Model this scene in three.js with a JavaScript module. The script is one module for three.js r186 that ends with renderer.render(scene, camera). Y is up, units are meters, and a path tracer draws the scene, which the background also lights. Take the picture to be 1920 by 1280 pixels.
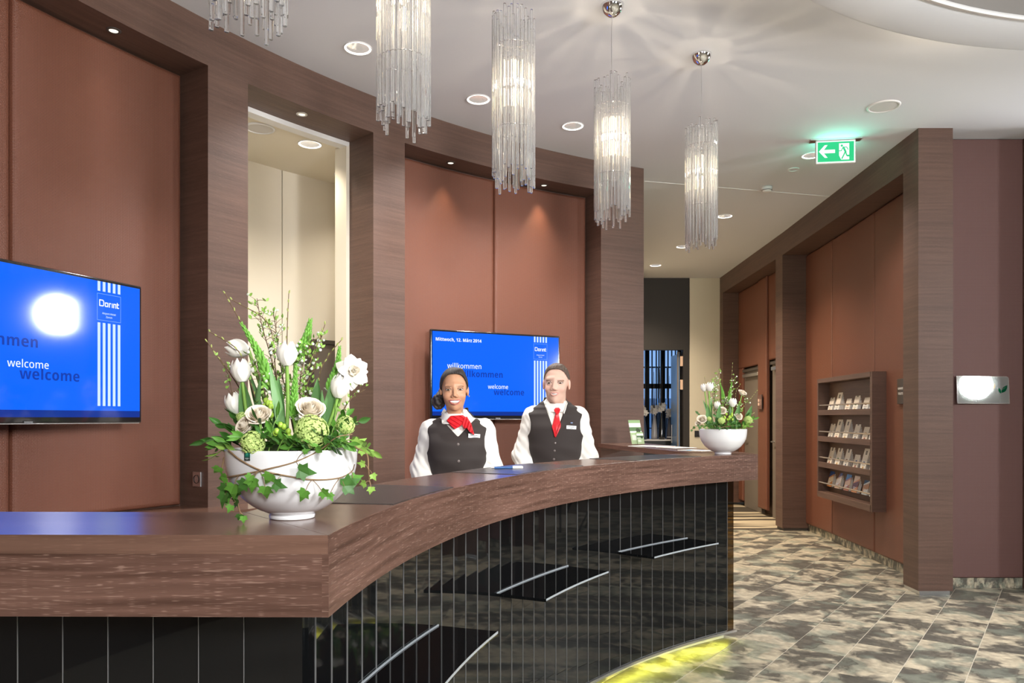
import * as THREE from 'three';
import { RoundedBoxGeometry } from 'three/addons/geometries/RoundedBoxGeometry.js';
import { mergeGeometries, mergeVertices, toCreasedNormals } from 'three/addons/utils/BufferGeometryUtils.js';
import { RectAreaLightUniformsLib } from 'three/addons/lights/RectAreaLightUniformsLib.js';

// ---------------------------------------------------------------- camera, sky, large lights, exposure
// Photograph: level camera 1.365 m above the floor, lens shifted down; focal length 1415 px, horizon on row 783.
const F = 1415, U0 = 960, V0 = 783, EYE = 1.365;
const scene = new THREE.Scene();
const camera = new THREE.PerspectiveCamera(2 * Math.atan(V0 / F) * 180 / Math.PI, 1920 / 1280, 0.05, 200);
camera.setViewOffset(1920, 2 * V0, 0, 0, 1920, 1280);
camera.position.set(0, EYE, 0);
camera.lookAt(0, EYE, -10);
camera.updateMatrixWorld();

scene.background = new THREE.Color().setRGB(0.42, 0.60, 0.86);
const renderer = new THREE.WebGLRenderer({ antialias: true });
renderer.toneMapping = THREE.LinearToneMapping;
renderer.toneMappingExposure = 1.12;
renderer.shadowMap.enabled = true;
RectAreaLightUniformsLib.init();

// ---------------------------------------------------------------- helpers
let seedState = 20140312;
function rnd() { seedState = (seedState + 0x6d2b79f5) | 0; let t = Math.imul(seedState ^ (seedState >>> 15), 1 | seedState); t = (t + Math.imul(t ^ (t >>> 7), 61 | t)) ^ t; return ((t ^ (t >>> 14)) >>> 0) / 4294967296; }
const rr = (a, b) => a + (b - a) * rnd();
const V = (x, y, z) => new THREE.Vector3(x, y, z);
const P = (x, h, d) => new THREE.Vector3(x, h, -d);            // plan position: x to the right, h up, d away from the camera
const W = (u, v, d) => P((u - U0) / F * d, EYE + (V0 - v) / F * d, d);   // a pixel at a known distance
const atH = (u, v, h) => { const d = F * (h - EYE) / (V0 - v); return P((u - U0) / F * d, h, d); };  // a pixel on a level surface
const lin = (r, g, b) => new THREE.Color().setRGB(r, g, b);
const sr = (r, g, b) => new THREE.Color().setRGB(r / 255, g / 255, b / 255, THREE.SRGBColorSpace);

const names = new Map();
function numbered(name) { const n = names.get(name) || 0; names.set(name, n + 1); return n ? name + '_' + String(n).padStart(3, '0') : name; }
function tag(o, label, category, group) { o.userData.label = label; o.userData.category = category; if (group) o.userData.group = group; return o; }
function thing(name, label, category, pos = [0, 0, 0], turn = 0, group) {
  const o = new THREE.Group(); o.name = numbered(name); o.position.set(...pos); o.rotation.y = turn; scene.add(o);
  return tag(o, label, category, group);
}
function struct(name, label) { const o = new THREE.Group(); o.name = name; o.userData.kind = 'structure'; if (label) o.userData.label = label; scene.add(o); return o; }
function mesh(name, geo, m, parent, label) {
  const o = new THREE.Mesh(geo, m); o.name = parent === scene ? numbered(name) : name; o.castShadow = o.receiveShadow = true;
  if (label) o.userData.label = label;
  parent.add(o); return o;
}
// uv in metres from the side a face looks to
function uvBox(g, off = 0) {
  if (g.index) g = g.toNonIndexed();
  const p = g.attributes.position, n = g.attributes.normal, uv = new Float32Array(p.count * 2);
  for (let i = 0; i < p.count; i += 3) {
    let nx = 0, ny = 0, nz = 0;
    for (let k = 0; k < 3; k++) { nx += n.getX(i + k); ny += n.getY(i + k); nz += n.getZ(i + k); }
    const up = Math.abs(ny) > Math.hypot(nx, nz), l = Math.hypot(nx, nz) || 1, tx = nz / l, tz = -nx / l;
    for (let k = 0; k < 3; k++) {
      const x = p.getX(i + k), y = p.getY(i + k), z = p.getZ(i + k);
      uv[2 * (i + k)] = (up ? x : x * tx + z * tz) + off; uv[2 * (i + k) + 1] = (up ? z : y) + off * 0.37;
    }
  }
  g.setAttribute('uv', new THREE.BufferAttribute(uv, 2));
  return g;
}
const box = (w, h, d, x = 0, y = 0, z = 0, off = 0) => uvBox(new THREE.BoxGeometry(w, h, d).translate(x, y, z), off);
const rbox = (w, h, d, r, x = 0, y = 0, z = 0, seg = 2) => uvBox(new RoundedBoxGeometry(w, h, d, seg, r).translate(x, y, z));
const merge = (l) => mergeGeometries(l.map((g) => { const c = g.index ? g.toNonIndexed() : g.clone(); for (const k of Object.keys(c.attributes)) if (!['position', 'normal', 'uv'].includes(k)) c.deleteAttribute(k); if (!c.attributes.uv) c.setAttribute('uv', new THREE.BufferAttribute(new Float32Array(c.attributes.position.count * 2), 2)); return c; }));
function tube(pts, r, seg = 24, rad = 6, closed = false) {
  const c = new THREE.CatmullRomCurve3(pts, closed);
  return new THREE.TubeGeometry(c, seg, r, rad, closed);
}
function taper(pts, r0, r1, seg = 12, rad = 5) {          // tapered tube with closed end
  const g = tube(pts, 1, seg, rad), c = new THREE.CatmullRomCurve3(pts), p = g.attributes.position;
  for (let i = 0; i <= seg; i++) {
    const q = c.getPointAt(i / seg), r = r0 + (r1 - r0) * i / seg;
    for (let j = 0; j <= rad; j++) { const k = i * (rad + 1) + j; p.setXYZ(k, q.x + (p.getX(k) - q.x) * r, q.y + (p.getY(k) - q.y) * r, q.z + (p.getZ(k) - q.z) * r); }
  }
  return g;
}
const lathe = (pts, seg = 48) => new THREE.LatheGeometry(pts.map(([x, y]) => new THREE.Vector2(x, y)), seg);
// a prism over a plan outline [[x, d], ...], between two heights
function prism(outline, h0, h1, bevel = 0) {
  const s = new THREE.Shape(outline.map(([x, d]) => new THREE.Vector2(x, d)));
  const g = new THREE.ExtrudeGeometry(s, { depth: h1 - h0 - 2 * bevel, bevelEnabled: bevel > 0, bevelSize: bevel, bevelThickness: bevel, bevelOffset: -bevel, bevelSegments: 2, curveSegments: 8 });
  g.rotateX(-Math.PI / 2); g.translate(0, h0 + bevel, 0);        // (x, d, z) -> (x, z, -d)
  return uvBox(g);
}
// vertical slab between two plan points; thick > 0 grows to the right of a -> b
function slab(a, b, h0, h1, thick, bevel = 0) {
  const dx = b[0] - a[0], dd = b[1] - a[1], l = Math.hypot(dx, dd), nx = dd / l * thick, nd = -dx / l * thick;
  const o = [[a[0], a[1]], [b[0], b[1]], [b[0] + nx, b[1] + nd], [a[0] + nx, a[1] + nd]];
  return prism(thick > 0 ? o.reverse() : o, h0, h1, bevel);
}
// the lobby is round: polar positions about a centre, t = 0 to the left, growing away from the camera
const pol = (c, r, t) => [c[0] - r * Math.cos(t), c[1] + r * Math.sin(t)];
function arcAt(c, r, u) {                                        // angle at which the ray of column u meets a circle
  const k = (u - U0) / F, A = k * k + 1, B = -2 * (k * c[0] + c[1]), Cc = c[0] ** 2 + c[1] ** 2 - r * r, d = (-B + Math.sqrt(B * B - 4 * A * Cc)) / (2 * A);
  return Math.atan2(d - c[1], c[0] - k * d);
}
// closed block between radii r0 < r1, angles t0 < t1, heights h0 < h1; uv in metres
function arcBlock(c, r0, r1, t0, t1, h0, h1, n) {
  n = n || Math.max(2, Math.ceil((t1 - t0) * r0 / 0.15));
  const pos = [], nor = [], uv = [];
  const quad = (a, b, cc, d, na, nb, ua, ub, va, vb) => { for (const [p, nn, u, v] of [[a, na, ua, va], [b, nb, ub, va], [cc, nb, ub, vb], [a, na, ua, va], [cc, nb, ub, vb], [d, na, ua, vb]]) { pos.push(p[0], p[1], p[2]); nor.push(...nn); uv.push(u, v); } };
  const pt = (r, t, h) => { const q = pol(c, r, t); return [q[0], h, -q[1]]; }, rn = (t, s) => [-Math.cos(t) * s, 0, -Math.sin(t) * s];
  for (let i = 0; i < n; i++) {
    const a = t0 + (t1 - t0) * i / n, b = t0 + (t1 - t0) * (i + 1) / n;
    quad(pt(r0, a, h0), pt(r0, b, h0), pt(r0, b, h1), pt(r0, a, h1), rn(a, -1), rn(b, -1), r0 * a, r0 * b, h0, h1);
    quad(pt(r1, b, h0), pt(r1, a, h0), pt(r1, a, h1), pt(r1, b, h1), rn(b, 1), rn(a, 1), r1 * b, r1 * a, h0, h1);
    quad(pt(r0, a, h1), pt(r0, b, h1), pt(r1, b, h1), pt(r1, a, h1), [0, 1, 0], [0, 1, 0], r0 * a, r0 * b, r0, r1);
    quad(pt(r1, a, h0), pt(r1, b, h0), pt(r0, b, h0), pt(r0, a, h0), [0, -1, 0], [0, -1, 0], r1 * a, r1 * b, r1, r0);
  }
  const s0 = [Math.sin(t0), 0, Math.cos(t0)].map((x) => -x), s1 = [Math.sin(t1), 0, -Math.cos(t1)];
  quad(pt(r1, t0, h0), pt(r0, t0, h0), pt(r0, t0, h1), pt(r1, t0, h1), [-Math.sin(t0), 0, Math.cos(t0)], [-Math.sin(t0), 0, Math.cos(t0)], r1, r0, h0, h1);
  quad(pt(r0, t1, h0), pt(r1, t1, h0), pt(r1, t1, h1), pt(r0, t1, h1), s1, s1, r0, r1, h0, h1);
  const g = new THREE.BufferGeometry();
  g.setAttribute('position', new THREE.Float32BufferAttribute(pos, 3)); g.setAttribute('normal', new THREE.Float32BufferAttribute(nor, 3)); g.setAttribute('uv', new THREE.Float32BufferAttribute(uv, 2));
  return g;
}
// a padded panel: grid with rounded edges. f(s, h, out) -> world point; s, h in metres, out = how proud
function padded(f, s0, s1, h0, h1, thick, round, ns = 20, nh = 4) {
  const edge = [0, 0.12, 0.35, 0.7, 1], axis = (a, b, n) => { const l = edge.map((e) => a + e * round); for (let i = 1; i < n; i++) l.push(a + round + (b - a - 2 * round) * i / n); return [...l, ...edge.map((e) => b - e * round).reverse()]; };
  const S = [s0, ...axis(s0, s1, ns), s1], Hh = [h0, ...axis(h0, h1, nh), h1], pos = [], uv = [], idx = [], w = S.length;
  const rise = (x, a, b) => { const e = Math.min(x - a, b - x) / round; return e >= 1 ? 1 : Math.sqrt(Math.max(0, 1 - (1 - e) ** 2)); };
  Hh.forEach((h, j) => S.forEach((s, i) => {
    const rim = i === 0 || j === 0 || i === w - 1 || j === Hh.length - 1;
    const k = rim ? 0 : thick - round * 0.8 + round * 0.8 * Math.min(rise(s, s0, s1), rise(h, h0, h1));
    const q = f(s, h, k); pos.push(q.x, q.y, q.z); uv.push(s, h);
  }));
  for (let j = 0; j < Hh.length - 1; j++) for (let i = 0; i < w - 1; i++) { const a = j * w + i; idx.push(a, a + 1, a + w + 1, a, a + w + 1, a + w); }
  const g = new THREE.BufferGeometry();
  g.setAttribute('position', new THREE.Float32BufferAttribute(pos, 3)); g.setAttribute('uv', new THREE.Float32BufferAttribute(uv, 2)); g.setIndex(idx); g.computeVertexNormals();
  return g;
}

// ---------------------------------------------------------------- computed textures and materials
const fract = (x) => x - Math.floor(x);
function hash2(x, y, s) { let h = Math.imul(x | 0, 374761393) ^ Math.imul(y | 0, 668265263) ^ Math.imul(s | 0, 2246822519); h = Math.imul(h ^ (h >>> 13), 1274126177); return ((h ^ (h >>> 16)) >>> 0) / 4294967296; }
function vnoise(x, y, px, py, s) {                                 // value noise, tiling with periods px, py
  const xi = Math.floor(x), yi = Math.floor(y), fx = x - xi, fy = y - yi, ux = fx * fx * (3 - 2 * fx), uy = fy * fy * (3 - 2 * fy), m = (a, p) => ((a % p) + p) % p;
  const a = hash2(m(xi, px), m(yi, py), s), b = hash2(m(xi + 1, px), m(yi, py), s), c = hash2(m(xi, px), m(yi + 1, py), s), d = hash2(m(xi + 1, px), m(yi + 1, py), s);
  return a + (b - a) * ux + (c - a) * uy + (a - b - c + d) * ux * uy;
}
function fbm(u, v, fx, fy, oct, s) { let t = 0, a = 0.5, n = 0; for (let i = 0; i < oct; i++) { t += a * vnoise(u * fx, v * fy, fx, fy, s + i * 17); n += a; a *= 0.5; fx *= 2; fy *= 2; } return t / n; }
const clamp = (x, a = 0, b = 1) => Math.min(b, Math.max(a, x));
const smooth = (a, b, x) => { const t = clamp((x - a) / (b - a)); return t * t * (3 - 2 * t); };
function dataTex(w, h, fn, srgb, mw, mh) {                          // fn(u, v) -> [r, g, b] 0..1; the picture covers mw x mh metres
  const d = new Uint8Array(w * h * 4);
  for (let y = 0; y < h; y++) for (let x = 0; x < w; x++) { const c = fn(x / w, y / h), o = (y * w + x) * 4; for (let k = 0; k < 3; k++) d[o + k] = clamp(Array.isArray(c) ? c[k] : c) * 255; d[o + 3] = 255; }
  const t = new THREE.DataTexture(d, w, h); t.wrapS = t.wrapT = THREE.RepeatWrapping; t.magFilter = THREE.LinearFilter; t.minFilter = THREE.LinearMipmapLinearFilter; t.generateMipmaps = true;
  if (srgb) t.colorSpace = THREE.SRGBColorSpace;
  if (mw) t.repeat.set(1 / mw, 1 / mh);
  t.needsUpdate = true; return t;
}
const mat = (o) => new THREE.MeshStandardMaterial(o), phys = (o) => new THREE.MeshPhysicalMaterial(o);
const mixc = (a, b, t) => a.map((x, i) => x + (b[i] - x) * t);

const woodGrain = (u, v) => { const warp = (fbm(u, v, 3, 3, 2, 5) - 0.5) * 0.03; return [fbm(u, v + warp, 4, 48, 4, 11), vnoise(u * 64, (v + warp) * 500, 64, 500, 31), fbm(u, v, 3, 5, 2, 51)]; };
const woodMap = (dark, light, dash) => dataTex(1024, 1024, (u, v) => { const [g, d, p] = woodGrain(u, v); let c = mixc(dark, light, clamp(g * 1.25 - 0.12 + (p - 0.5) * 0.35)); c = mixc(c, dash, smooth(0.68, 0.98, d) * 0.42); return c; }, true, 1.3, 0.65);
const woodBump = dataTex(1024, 1024, (u, v) => { const [g, d] = woodGrain(u, v); return 0.5 + (g - 0.5) * 0.5 + (d - 0.5) * 0.4; }, false, 1.3, 0.65);
const weave = dataTex(128, 128, (u, v) => {                         // embossed basket weave, two cells across
  const i = Math.floor(u * 4), j = Math.floor(v * 4), a = fract(u * 4) - 0.5, b = fract(v * 4) - 0.5, turn = (i + j) % 2;
  const along = turn ? a : b, across = turn ? b : a;
  return clamp(Math.cos(across * Math.PI) * (1 - 0.55 * (2 * along) ** 4));
}, false, 0.03, 0.03);
const marbleTex = dataTex(2048, 1024, (u, v) => {
  const wx = fbm(u, v, 12, 8, 3, 3) - 0.5, wy = fbm(u, v, 12, 8, 3, 9) - 0.5, a = u + wx * 0.055, b = v + wy * 0.085;
  const big = fbm(a, b, 18, 11, 2, 21), fine = fbm(u + wx * 0.05, v + wy * 0.1, 60, 38, 4, 33), cloud = fbm(u, v, 90, 60, 3, 77);
  const e = big * 0.72 + fine * 0.30, t = smooth(0.36, 0.64, e); let c = mixc([0.345, 0.335, 0.305], [0.70, 0.66, 0.575], t);
  c = mixc(c, [0.48, 0.51, 0.46], 0.55 * smooth(0.52, 0.72, fbm(a, b, 26, 17, 2, 88)));
  const vein = 1 - smooth(0, 0.03, Math.abs(e - 0.46)); c = mixc(c, [0.25, 0.245, 0.22], vein * 0.5);
  return c.map((x) => x * (0.84 + 0.32 * cloud) * (0.88 + 0.24 * fine));
}, true);
const noiseTex = dataTex(256, 256, (u, v) => 0.5 + (fbm(u, v, 32, 32, 3, 4) - 0.5), false, 0.25, 0.25);

const M = {};
M.wood = mat({ map: woodMap([0.325, 0.24, 0.203], [0.41, 0.308, 0.262], [0.46, 0.355, 0.30]), roughness: 0.5, bumpMap: woodBump, bumpScale: 0.0006 });
M.counterWood = mat({ map: woodMap([0.27, 0.185, 0.15], [0.455, 0.34, 0.295], [0.76, 0.65, 0.59]), roughness: 0.32, bumpMap: woodBump, bumpScale: 0.0006 });
M.counterTop = mat({ map: woodMap([0.36, 0.265, 0.22], [0.47, 0.355, 0.30], [0.52, 0.41, 0.35]), roughness: 0.24 });
M.vinyl = mat({ color: lin(0.185, 0.067, 0.039), roughness: 0.42, bumpMap: weave, bumpScale: 0.0012 });
M.vinylPlum = mat({ color: lin(0.15, 0.073, 0.065), roughness: 0.45, bumpMap: weave, bumpScale: 0.0012 });
M.lobby = mat({ color: lin(0.22, 0.175, 0.145), roughness: 0.8 });
M.paint = mat({ color: lin(0.675, 0.685, 0.71), roughness: 0.9, bumpMap: noiseTex, bumpScale: 0.0002 });
M.cream = mat({ color: lin(0.78, 0.72, 0.60), roughness: 0.8 });
M.beige = mat({ color: lin(0.62, 0.58, 0.46), roughness: 0.85 });
M.white = mat({ color: lin(0.8, 0.79, 0.78), roughness: 0.45 });
M.marble = phys({ map: marbleTex, roughness: 0.38, bumpMap: noiseTex, bumpScale: 0.0002 });
M.grout = mat({ color: lin(0.6, 0.55, 0.46), roughness: 0.9 });
M.black = mat({ color: lin(0.012, 0.012, 0.013), roughness: 0.35 });
M.gloss = phys({ color: lin(0.008, 0.008, 0.009), roughness: 0.12, clearcoat: 1, clearcoatRoughness: 0.05 });
M.chrome = mat({ color: lin(0.85, 0.85, 0.86), roughness: 0.08, metalness: 1 });
M.steel = mat({ color: lin(0.6, 0.6, 0.61), roughness: 0.32, metalness: 1 });
M.darkMetal = mat({ color: lin(0.07, 0.058, 0.05), roughness: 0.45 });
M.greyDoor = mat({ color: lin(0.18, 0.15, 0.125), roughness: 0.5 });
M.blackGlass = phys({ color: lin(0.004, 0.0045, 0.005), roughness: 0.03, ior: 1.5 });
M.stripBacking = mat({ color: lin(0.35, 0.35, 0.34), roughness: 0.5 });  // light grey in the gaps stands in for glints on the strip bevels
M.glass = phys({ color: lin(1, 1, 1), roughness: 0.0, transmission: 0.94, thickness: 0.01, ior: 1.48 });
M.lampWarm = mat({ color: lin(1, 1, 1), emissive: lin(1, 0.82, 0.58), emissiveIntensity: 9 });
M.lampWhite = mat({ color: lin(1, 1, 1), emissive: lin(1, 0.93, 0.82), emissiveIntensity: 9 });
M.transom = mat({ color: lin(0.022, 0.018, 0.014), roughness: 0.55 });
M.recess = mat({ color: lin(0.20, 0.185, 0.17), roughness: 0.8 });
const glow = (r, g, b, k) => mat({ color: lin(0, 0, 0), emissive: lin(r, g, b), emissiveIntensity: k });

function lamp(l, at, parent = scene, target) {
  l.position.copy(at); l.castShadow = true; parent.add(l);
  if (target) { if (l.isRectAreaLight) l.lookAt(target); else { l.target.position.copy(target); parent.add(l.target); l.target.updateMatrixWorld(); } }
  return l;
}
// ================================================================ THE SETTING
const HC = 3.598, HB = 3.345;                      // ceiling, underside of the wood header
const CW = [3.683, 0.975], RW = 6.305;             // the curved wall behind the desk
const tW = (u, r = RW) => arcAt(CW, r, u);
const tP1 = [tW(390), tW(465)], tP2 = [tW(700), tW(759)], tP3 = [tW(1127), tW(1207)];
const bay = tP3[0] - tP2[1], tP0 = [tP1[0] - bay - 0.075, tP1[0] - bay], tPm = [tP0[0] - bay - 0.08, tP0[0] - bay];

// ---- floor: stone tiles laid in staggered courses, turned against the camera
const floor = struct('floor', 'marbled grey and beige stone tile floor');
mesh('screed', box(14.5, 0.12, 20, 3.6, -0.0618, -5.2), M.grout, floor);
{
  const th = 36.49 * Math.PI / 180, dv = [Math.sin(th), Math.cos(th)], nv = [Math.cos(th), -Math.sin(th)];
  const cw = 0.3010, c0 = -2.5435, ml = 0.3215, m0 = 0.1045, gap = 0.0042;
  const variants = [1, 2].map((n) => Array.from({ length: 28 }, () => {
    const g = new THREE.BoxGeometry(cw - gap, 0.012, n * ml - gap).toNonIndexed(), p = g.attributes.position, uv = g.attributes.uv, ou = rnd(), ov = rnd(), fl = rnd() < 0.5 ? -1 : 1;
    for (let i = 0; i < p.count; i++) uv.setXY(i, ou + fl * p.getX(i) / 3.1 + p.getY(i) * 0.3, ov + p.getZ(i) / 1.9 + p.getY(i) * 0.3);
    return g;
  }));
  const far = [], cam = new THREE.Frustum().setFromProjectionMatrix(new THREE.Matrix4().multiplyMatrices(camera.projectionMatrix, camera.matrixWorldInverse));
  let count = 0;
  for (let k = -28; k < 48; k++) {
    let j = -30 + Math.floor(rnd() * 2);
    while (j < 40) {
      const n = rnd() < 0.68 ? 2 : 1, a = m0 + (j + n / 2) * ml, b = c0 + (k + 0.5) * cw, x = a * dv[0] + b * nv[0], d = a * dv[1] + b * nv[1];
      j += n;
      if (x < -3 || x > 9.9 || d < -5.2 || d > 9.25 || (x > 3.8 && d > 6.2) || Math.hypot(x - CW[0], d - CW[1]) > 6.5 && !(x > 1.5 && d > 0) || Math.hypot(x - 3.885, d - 1.296) > 5.1 && x < 1.4) continue;
      const g = variants[n - 1][Math.floor(rnd() * 28)], box3 = new THREE.Box3(V(x - 0.2, 0, -d - 0.2), V(x + 0.2, 0.01, -d + 0.2));
      const seen = d > 0.5 && cam.intersectsBox(box3) && Math.hypot(x - 3.885, d - 1.296) < 4.4 && count < 290;
      const turn = th - Math.PI;                     // local +z along the course
      if (seen) { const o = mesh('tile', g, M.marble, floor); o.position.set(x, -0.006 + (rnd() - 0.5) * 0.0006, -d); o.rotation.y = -th; count++; }
      else far.push(g.clone().rotateY(-th).translate(x, -0.006, -d));
    }
  }
  const rest = mesh('further_tiles', mergeGeometries(far), M.marble, floor); rest.userData.kind = 'stuff';
}
// striped floor of the hallway beyond the tiles
const stripeTex = dataTex(512, 512, (u, v) => { const w = fbm(u, v, 3, 20, 3, 8), s = vnoise(u * 2, v * 15 + (w - 0.5) * 1.6, 2, 15, 3); return mixc([0.24, 0.21, 0.165], [0.68, 0.63, 0.53], smooth(0.35, 0.62, s * 0.75 + w * 0.25)); }, true, 2.2, 2.2);
M.stripe = mat({ map: stripeTex, roughness: 0.85 });
mesh('striped_carpet', box(3.4, 0.014, 3.6, 2.9, -0.006, -11.0), M.stripe, floor, 'striped grey and beige hallway floor covering');
mesh('garden_floor', box(5, 0.1, 5, 2.4, -0.045, -14.8), M.darkMetal, floor);

// ---- ceiling and the round dropped ring
const ceiling = struct('ceiling', 'smooth pale grey plaster ceiling');
mesh('plaster', box(14.5, 0.12, 20.0, 3.6, HC + 0.06, -3.2), M.paint, ceiling);
mesh('plaster_joint', slab([1.25, 7.13], [3.2, 7.62], HC - 0.004, HC + 0.01, 0.012), M.white, ceiling);
const CR = [3.136, 1.323];
const ring = struct('trim_1', 'white dropped ceiling ring with hidden uplights');
{
  const prof = [[2.645, 3.50], [2.645, 3.44], [2.652, 3.432], [2.70, 3.42], [2.905, 3.42], [2.927, 3.428], [2.927, 3.475], [2.915, 3.478], [2.70, 3.478], [2.69, 3.50], [2.645, 3.50]];
  mesh('ring_soffit', toCreasedNormals(lathe(prof, 160), 0.5).translate(CR[0], 0, -CR[1]), M.paint, ring);
  mesh('recess_wall', lathe([[2.640, 3.44], [2.645, 3.44], [2.645, HC], [2.640, HC], [2.640, 3.44]], 160).translate(CR[0], 0, -CR[1]), M.recess, ring);  // upstand keeps the uplights out; darker taupe stands in for the dim recess
  mesh('inner_lip', lathe([[2.628, 3.425], [2.645, 3.425], [2.645, 3.447], [2.628, 3.447], [2.628, 3.425]], 160).translate(CR[0], 0, -CR[1]), M.white, ring);
  for (let k = 0; k < 8; k++) { const a = k * Math.PI / 4 + 0.3, q = [CR[0] + Math.cos(a) * 2.8, CR[1] + Math.sin(a) * 2.8]; mesh('hanger_rod', new THREE.CylinderGeometry(0.006, 0.006, 0.13, 8).translate(q[0], 3.54, -q[1]), M.steel, ring); }
  for (const a of [1.78, -0.4, -2.6]) {
    const q = [CR[0] + Math.cos(a) * 2.86, CR[1] + Math.sin(a) * 2.86];
    mesh('uplight', new THREE.CylinderGeometry(0.035, 0.04, 0.022, 16).translate(q[0], 3.489, -q[1]), M.lampWarm, ring);
    lamp(new THREE.PointLight(lin(1, 0.86, 0.66), 0.8), P(q[0], 3.515, q[1]));
  }
}

// ---- the curved wall behind the desk
const wallLeft = struct('wall_left', 'curved wall of dark wood frames and padded brown panels');
mesh('header', arcBlock(CW, RW, RW + 0.28, tPm[0], tP3[1], HB, HC, 70), M.wood, wallLeft, 'dark wood header along the ceiling');
for (const [a, b] of [tPm, tP0, tP1, tP2, tP3]) mesh('pillar', arcBlock(CW, RW, RW + 0.28, a, b, 0, HB, 6), M.wood, wallLeft);
function vinylBay(t0, t1, cuts) {
  mesh('backing', arcBlock(CW, RW + 0.25, RW + 0.28, t0, t1, 0, HB), M.wood, wallLeft);
  const ts = [t0 + 0.002, ...cuts, t1 - 0.002], r = RW + 0.25;
  for (let i = 0; i < ts.length - 1; i++) mesh('padded_panel', padded((s, h, k) => { const q = pol(CW, r - k, s / r); return P(q[0], h, q[1]); }, ts[i] * r + 0.003, ts[i + 1] * r - 0.003, 0.865, HB - 0.012, 0.04, 0.03, 22, 6), M.vinyl, wallLeft, 'embossed brown padded panel');
}
vinylBay(tP0[1], tP1[0], [tW(17, RW + 0.23), tW(17, RW + 0.23) - 0.2].sort((a, b) => a - b));
vinylBay(tPm[1], tP0[0], [(tPm[1] + tP0[0]) / 2]);
vinylBay(tP2[1], tP3[0], [tW(925, RW + 0.23)]);
// low ledge along the wall behind the desk
mesh('ledge', arcBlock(CW, 6.06, RW + 0.24, tP0[1], tP1[1], 0.83, 0.86), M.counterTop, wallLeft);
mesh('ledge', arcBlock(CW, 6.06, RW + 0.24, tP2[0], tP3[0] + 0.01, 0.83, 0.86), M.counterTop, wallLeft);
mesh('ledge_front', arcBlock(CW, 6.10, 6.12, tP0[1], tP1[1], 0, 0.83), M.wood, wallLeft);
mesh('ledge_front', arcBlock(CW, 6.10, 6.12, tP2[0], tP3[0] + 0.01, 0, 0.83), M.wood, wallLeft);

// ---- the bright back office seen through the opening
const office = struct('wall_office', 'cream walls of the back office');
{
  const t0 = tP1[0] - 0.02, t1 = tP2[1] + 0.02, r = 7.44, cut = tW(529, r), HO = 3.325;
  mesh('office_ceiling', arcBlock(CW, RW + 0.29, r + 0.3, t0 - 0.25, t1 + 0.12, HO, HO + 0.06), M.cream, office);
  mesh('opening_trim', arcBlock(CW, RW + 0.281, RW + 0.36, tP1[0], tP2[1], HO - 0.012, HO + 0.02), M.white, office);
  mesh('wall_panel', arcBlock(CW, r, r + 0.1, t0 - 0.25, cut - 0.0005, 0, HO, 4), M.cream, office);
  mesh('wall_panel', arcBlock(CW, r, r + 0.1, cut + 0.0006, t1 + 0.12, 0, HO, 4), M.cream, office);
  mesh('side_wall', arcBlock(CW, RW + 0.29, r, t0 - 0.26, t0 - 0.24, 0, HO, 2), M.cream, office);
  mesh('side_wall', arcBlock(CW, RW + 0.29, r, t1 + 0.05, t1 + 0.07, 0, HO, 2), M.cream, office);
  mesh('reveal', arcBlock(CW, RW + 0.281, RW + 0.42, tP2[0] - 0.004, tP2[0] + 0.012, 0, HO), M.cream, office);
  mesh('reveal', arcBlock(CW, RW + 0.281, RW + 0.42, tP1[1] - 0.012, tP1[1] + 0.001, 0, HO), M.cream, office);
  const door = struct('door_1', 'dark grey office door behind the flowers');
  const a = tW(583, r), b = tW(660, r);
  mesh('leaf', arcBlock(CW, r - 0.03, r - 0.001, a, b, 0.01, 1.97, 3), M.greyDoor, door);
  mesh('frame', merge([arcBlock(CW, r - 0.045, r - 0.001, a - 0.008, a, 0.0, 2.0, 2), arcBlock(CW, r - 0.045, r - 0.001, a, b, 1.972, 2.005, 3)]), M.darkMetal, door);
}

// ---- the wall on the right: wood frames, padded panels, hallway doors
const wallRight = struct('wall_right', 'brown padded wall with dark wood frames on the hallway side');
const RA = [3.133, 5.818], RB = [3.265, 9.11], RC = [3.323, 12.15];
const along = (a, b, d) => [a[0] + (b[0] - a[0]) * (d - a[1]) / (b[1] - a[1]), d];
mesh('header', prism([RA, RB, RC, [3.66, 12.15], [3.60, 9.11], [3.47, 6.075], [3.399, 6.075], [3.399, 5.818]], HB - 0.015, HC), M.wood, wallRight, 'dark wood header along the ceiling');
const quadPillar = (d0, d1, a, b, back) => prism([along(a, b, d0), along(a, b, d1), [back, d1], [back, d0]], 0.035, HB - 0.015);
mesh('pillar', prism([RA, along(RA, RB, 6.063), [3.40, 6.063], [3.40, 5.818]], 0.03, HB - 0.015), M.wood, wallRight);
mesh('pillar_plinth', prism([[3.145, 5.826], [3.15, 6.06], [3.38, 6.06], [3.38, 5.826]], 0, 0.03), M.steel, wallRight);
mesh('pillar', quadPillar(9.11, 9.36, RB, RC, 3.60), M.wood, wallRight);
mesh('pillar', quadPillar(11.87, 12.15, RB, RC, 3.66), M.wood, wallRight);
mesh('pillar_plinth', prism([[3.28, 9.125], [3.285, 9.35], [3.58, 9.35], [3.58, 9.125]], 0, 0.035), M.darkMetal, wallRight);
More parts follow.
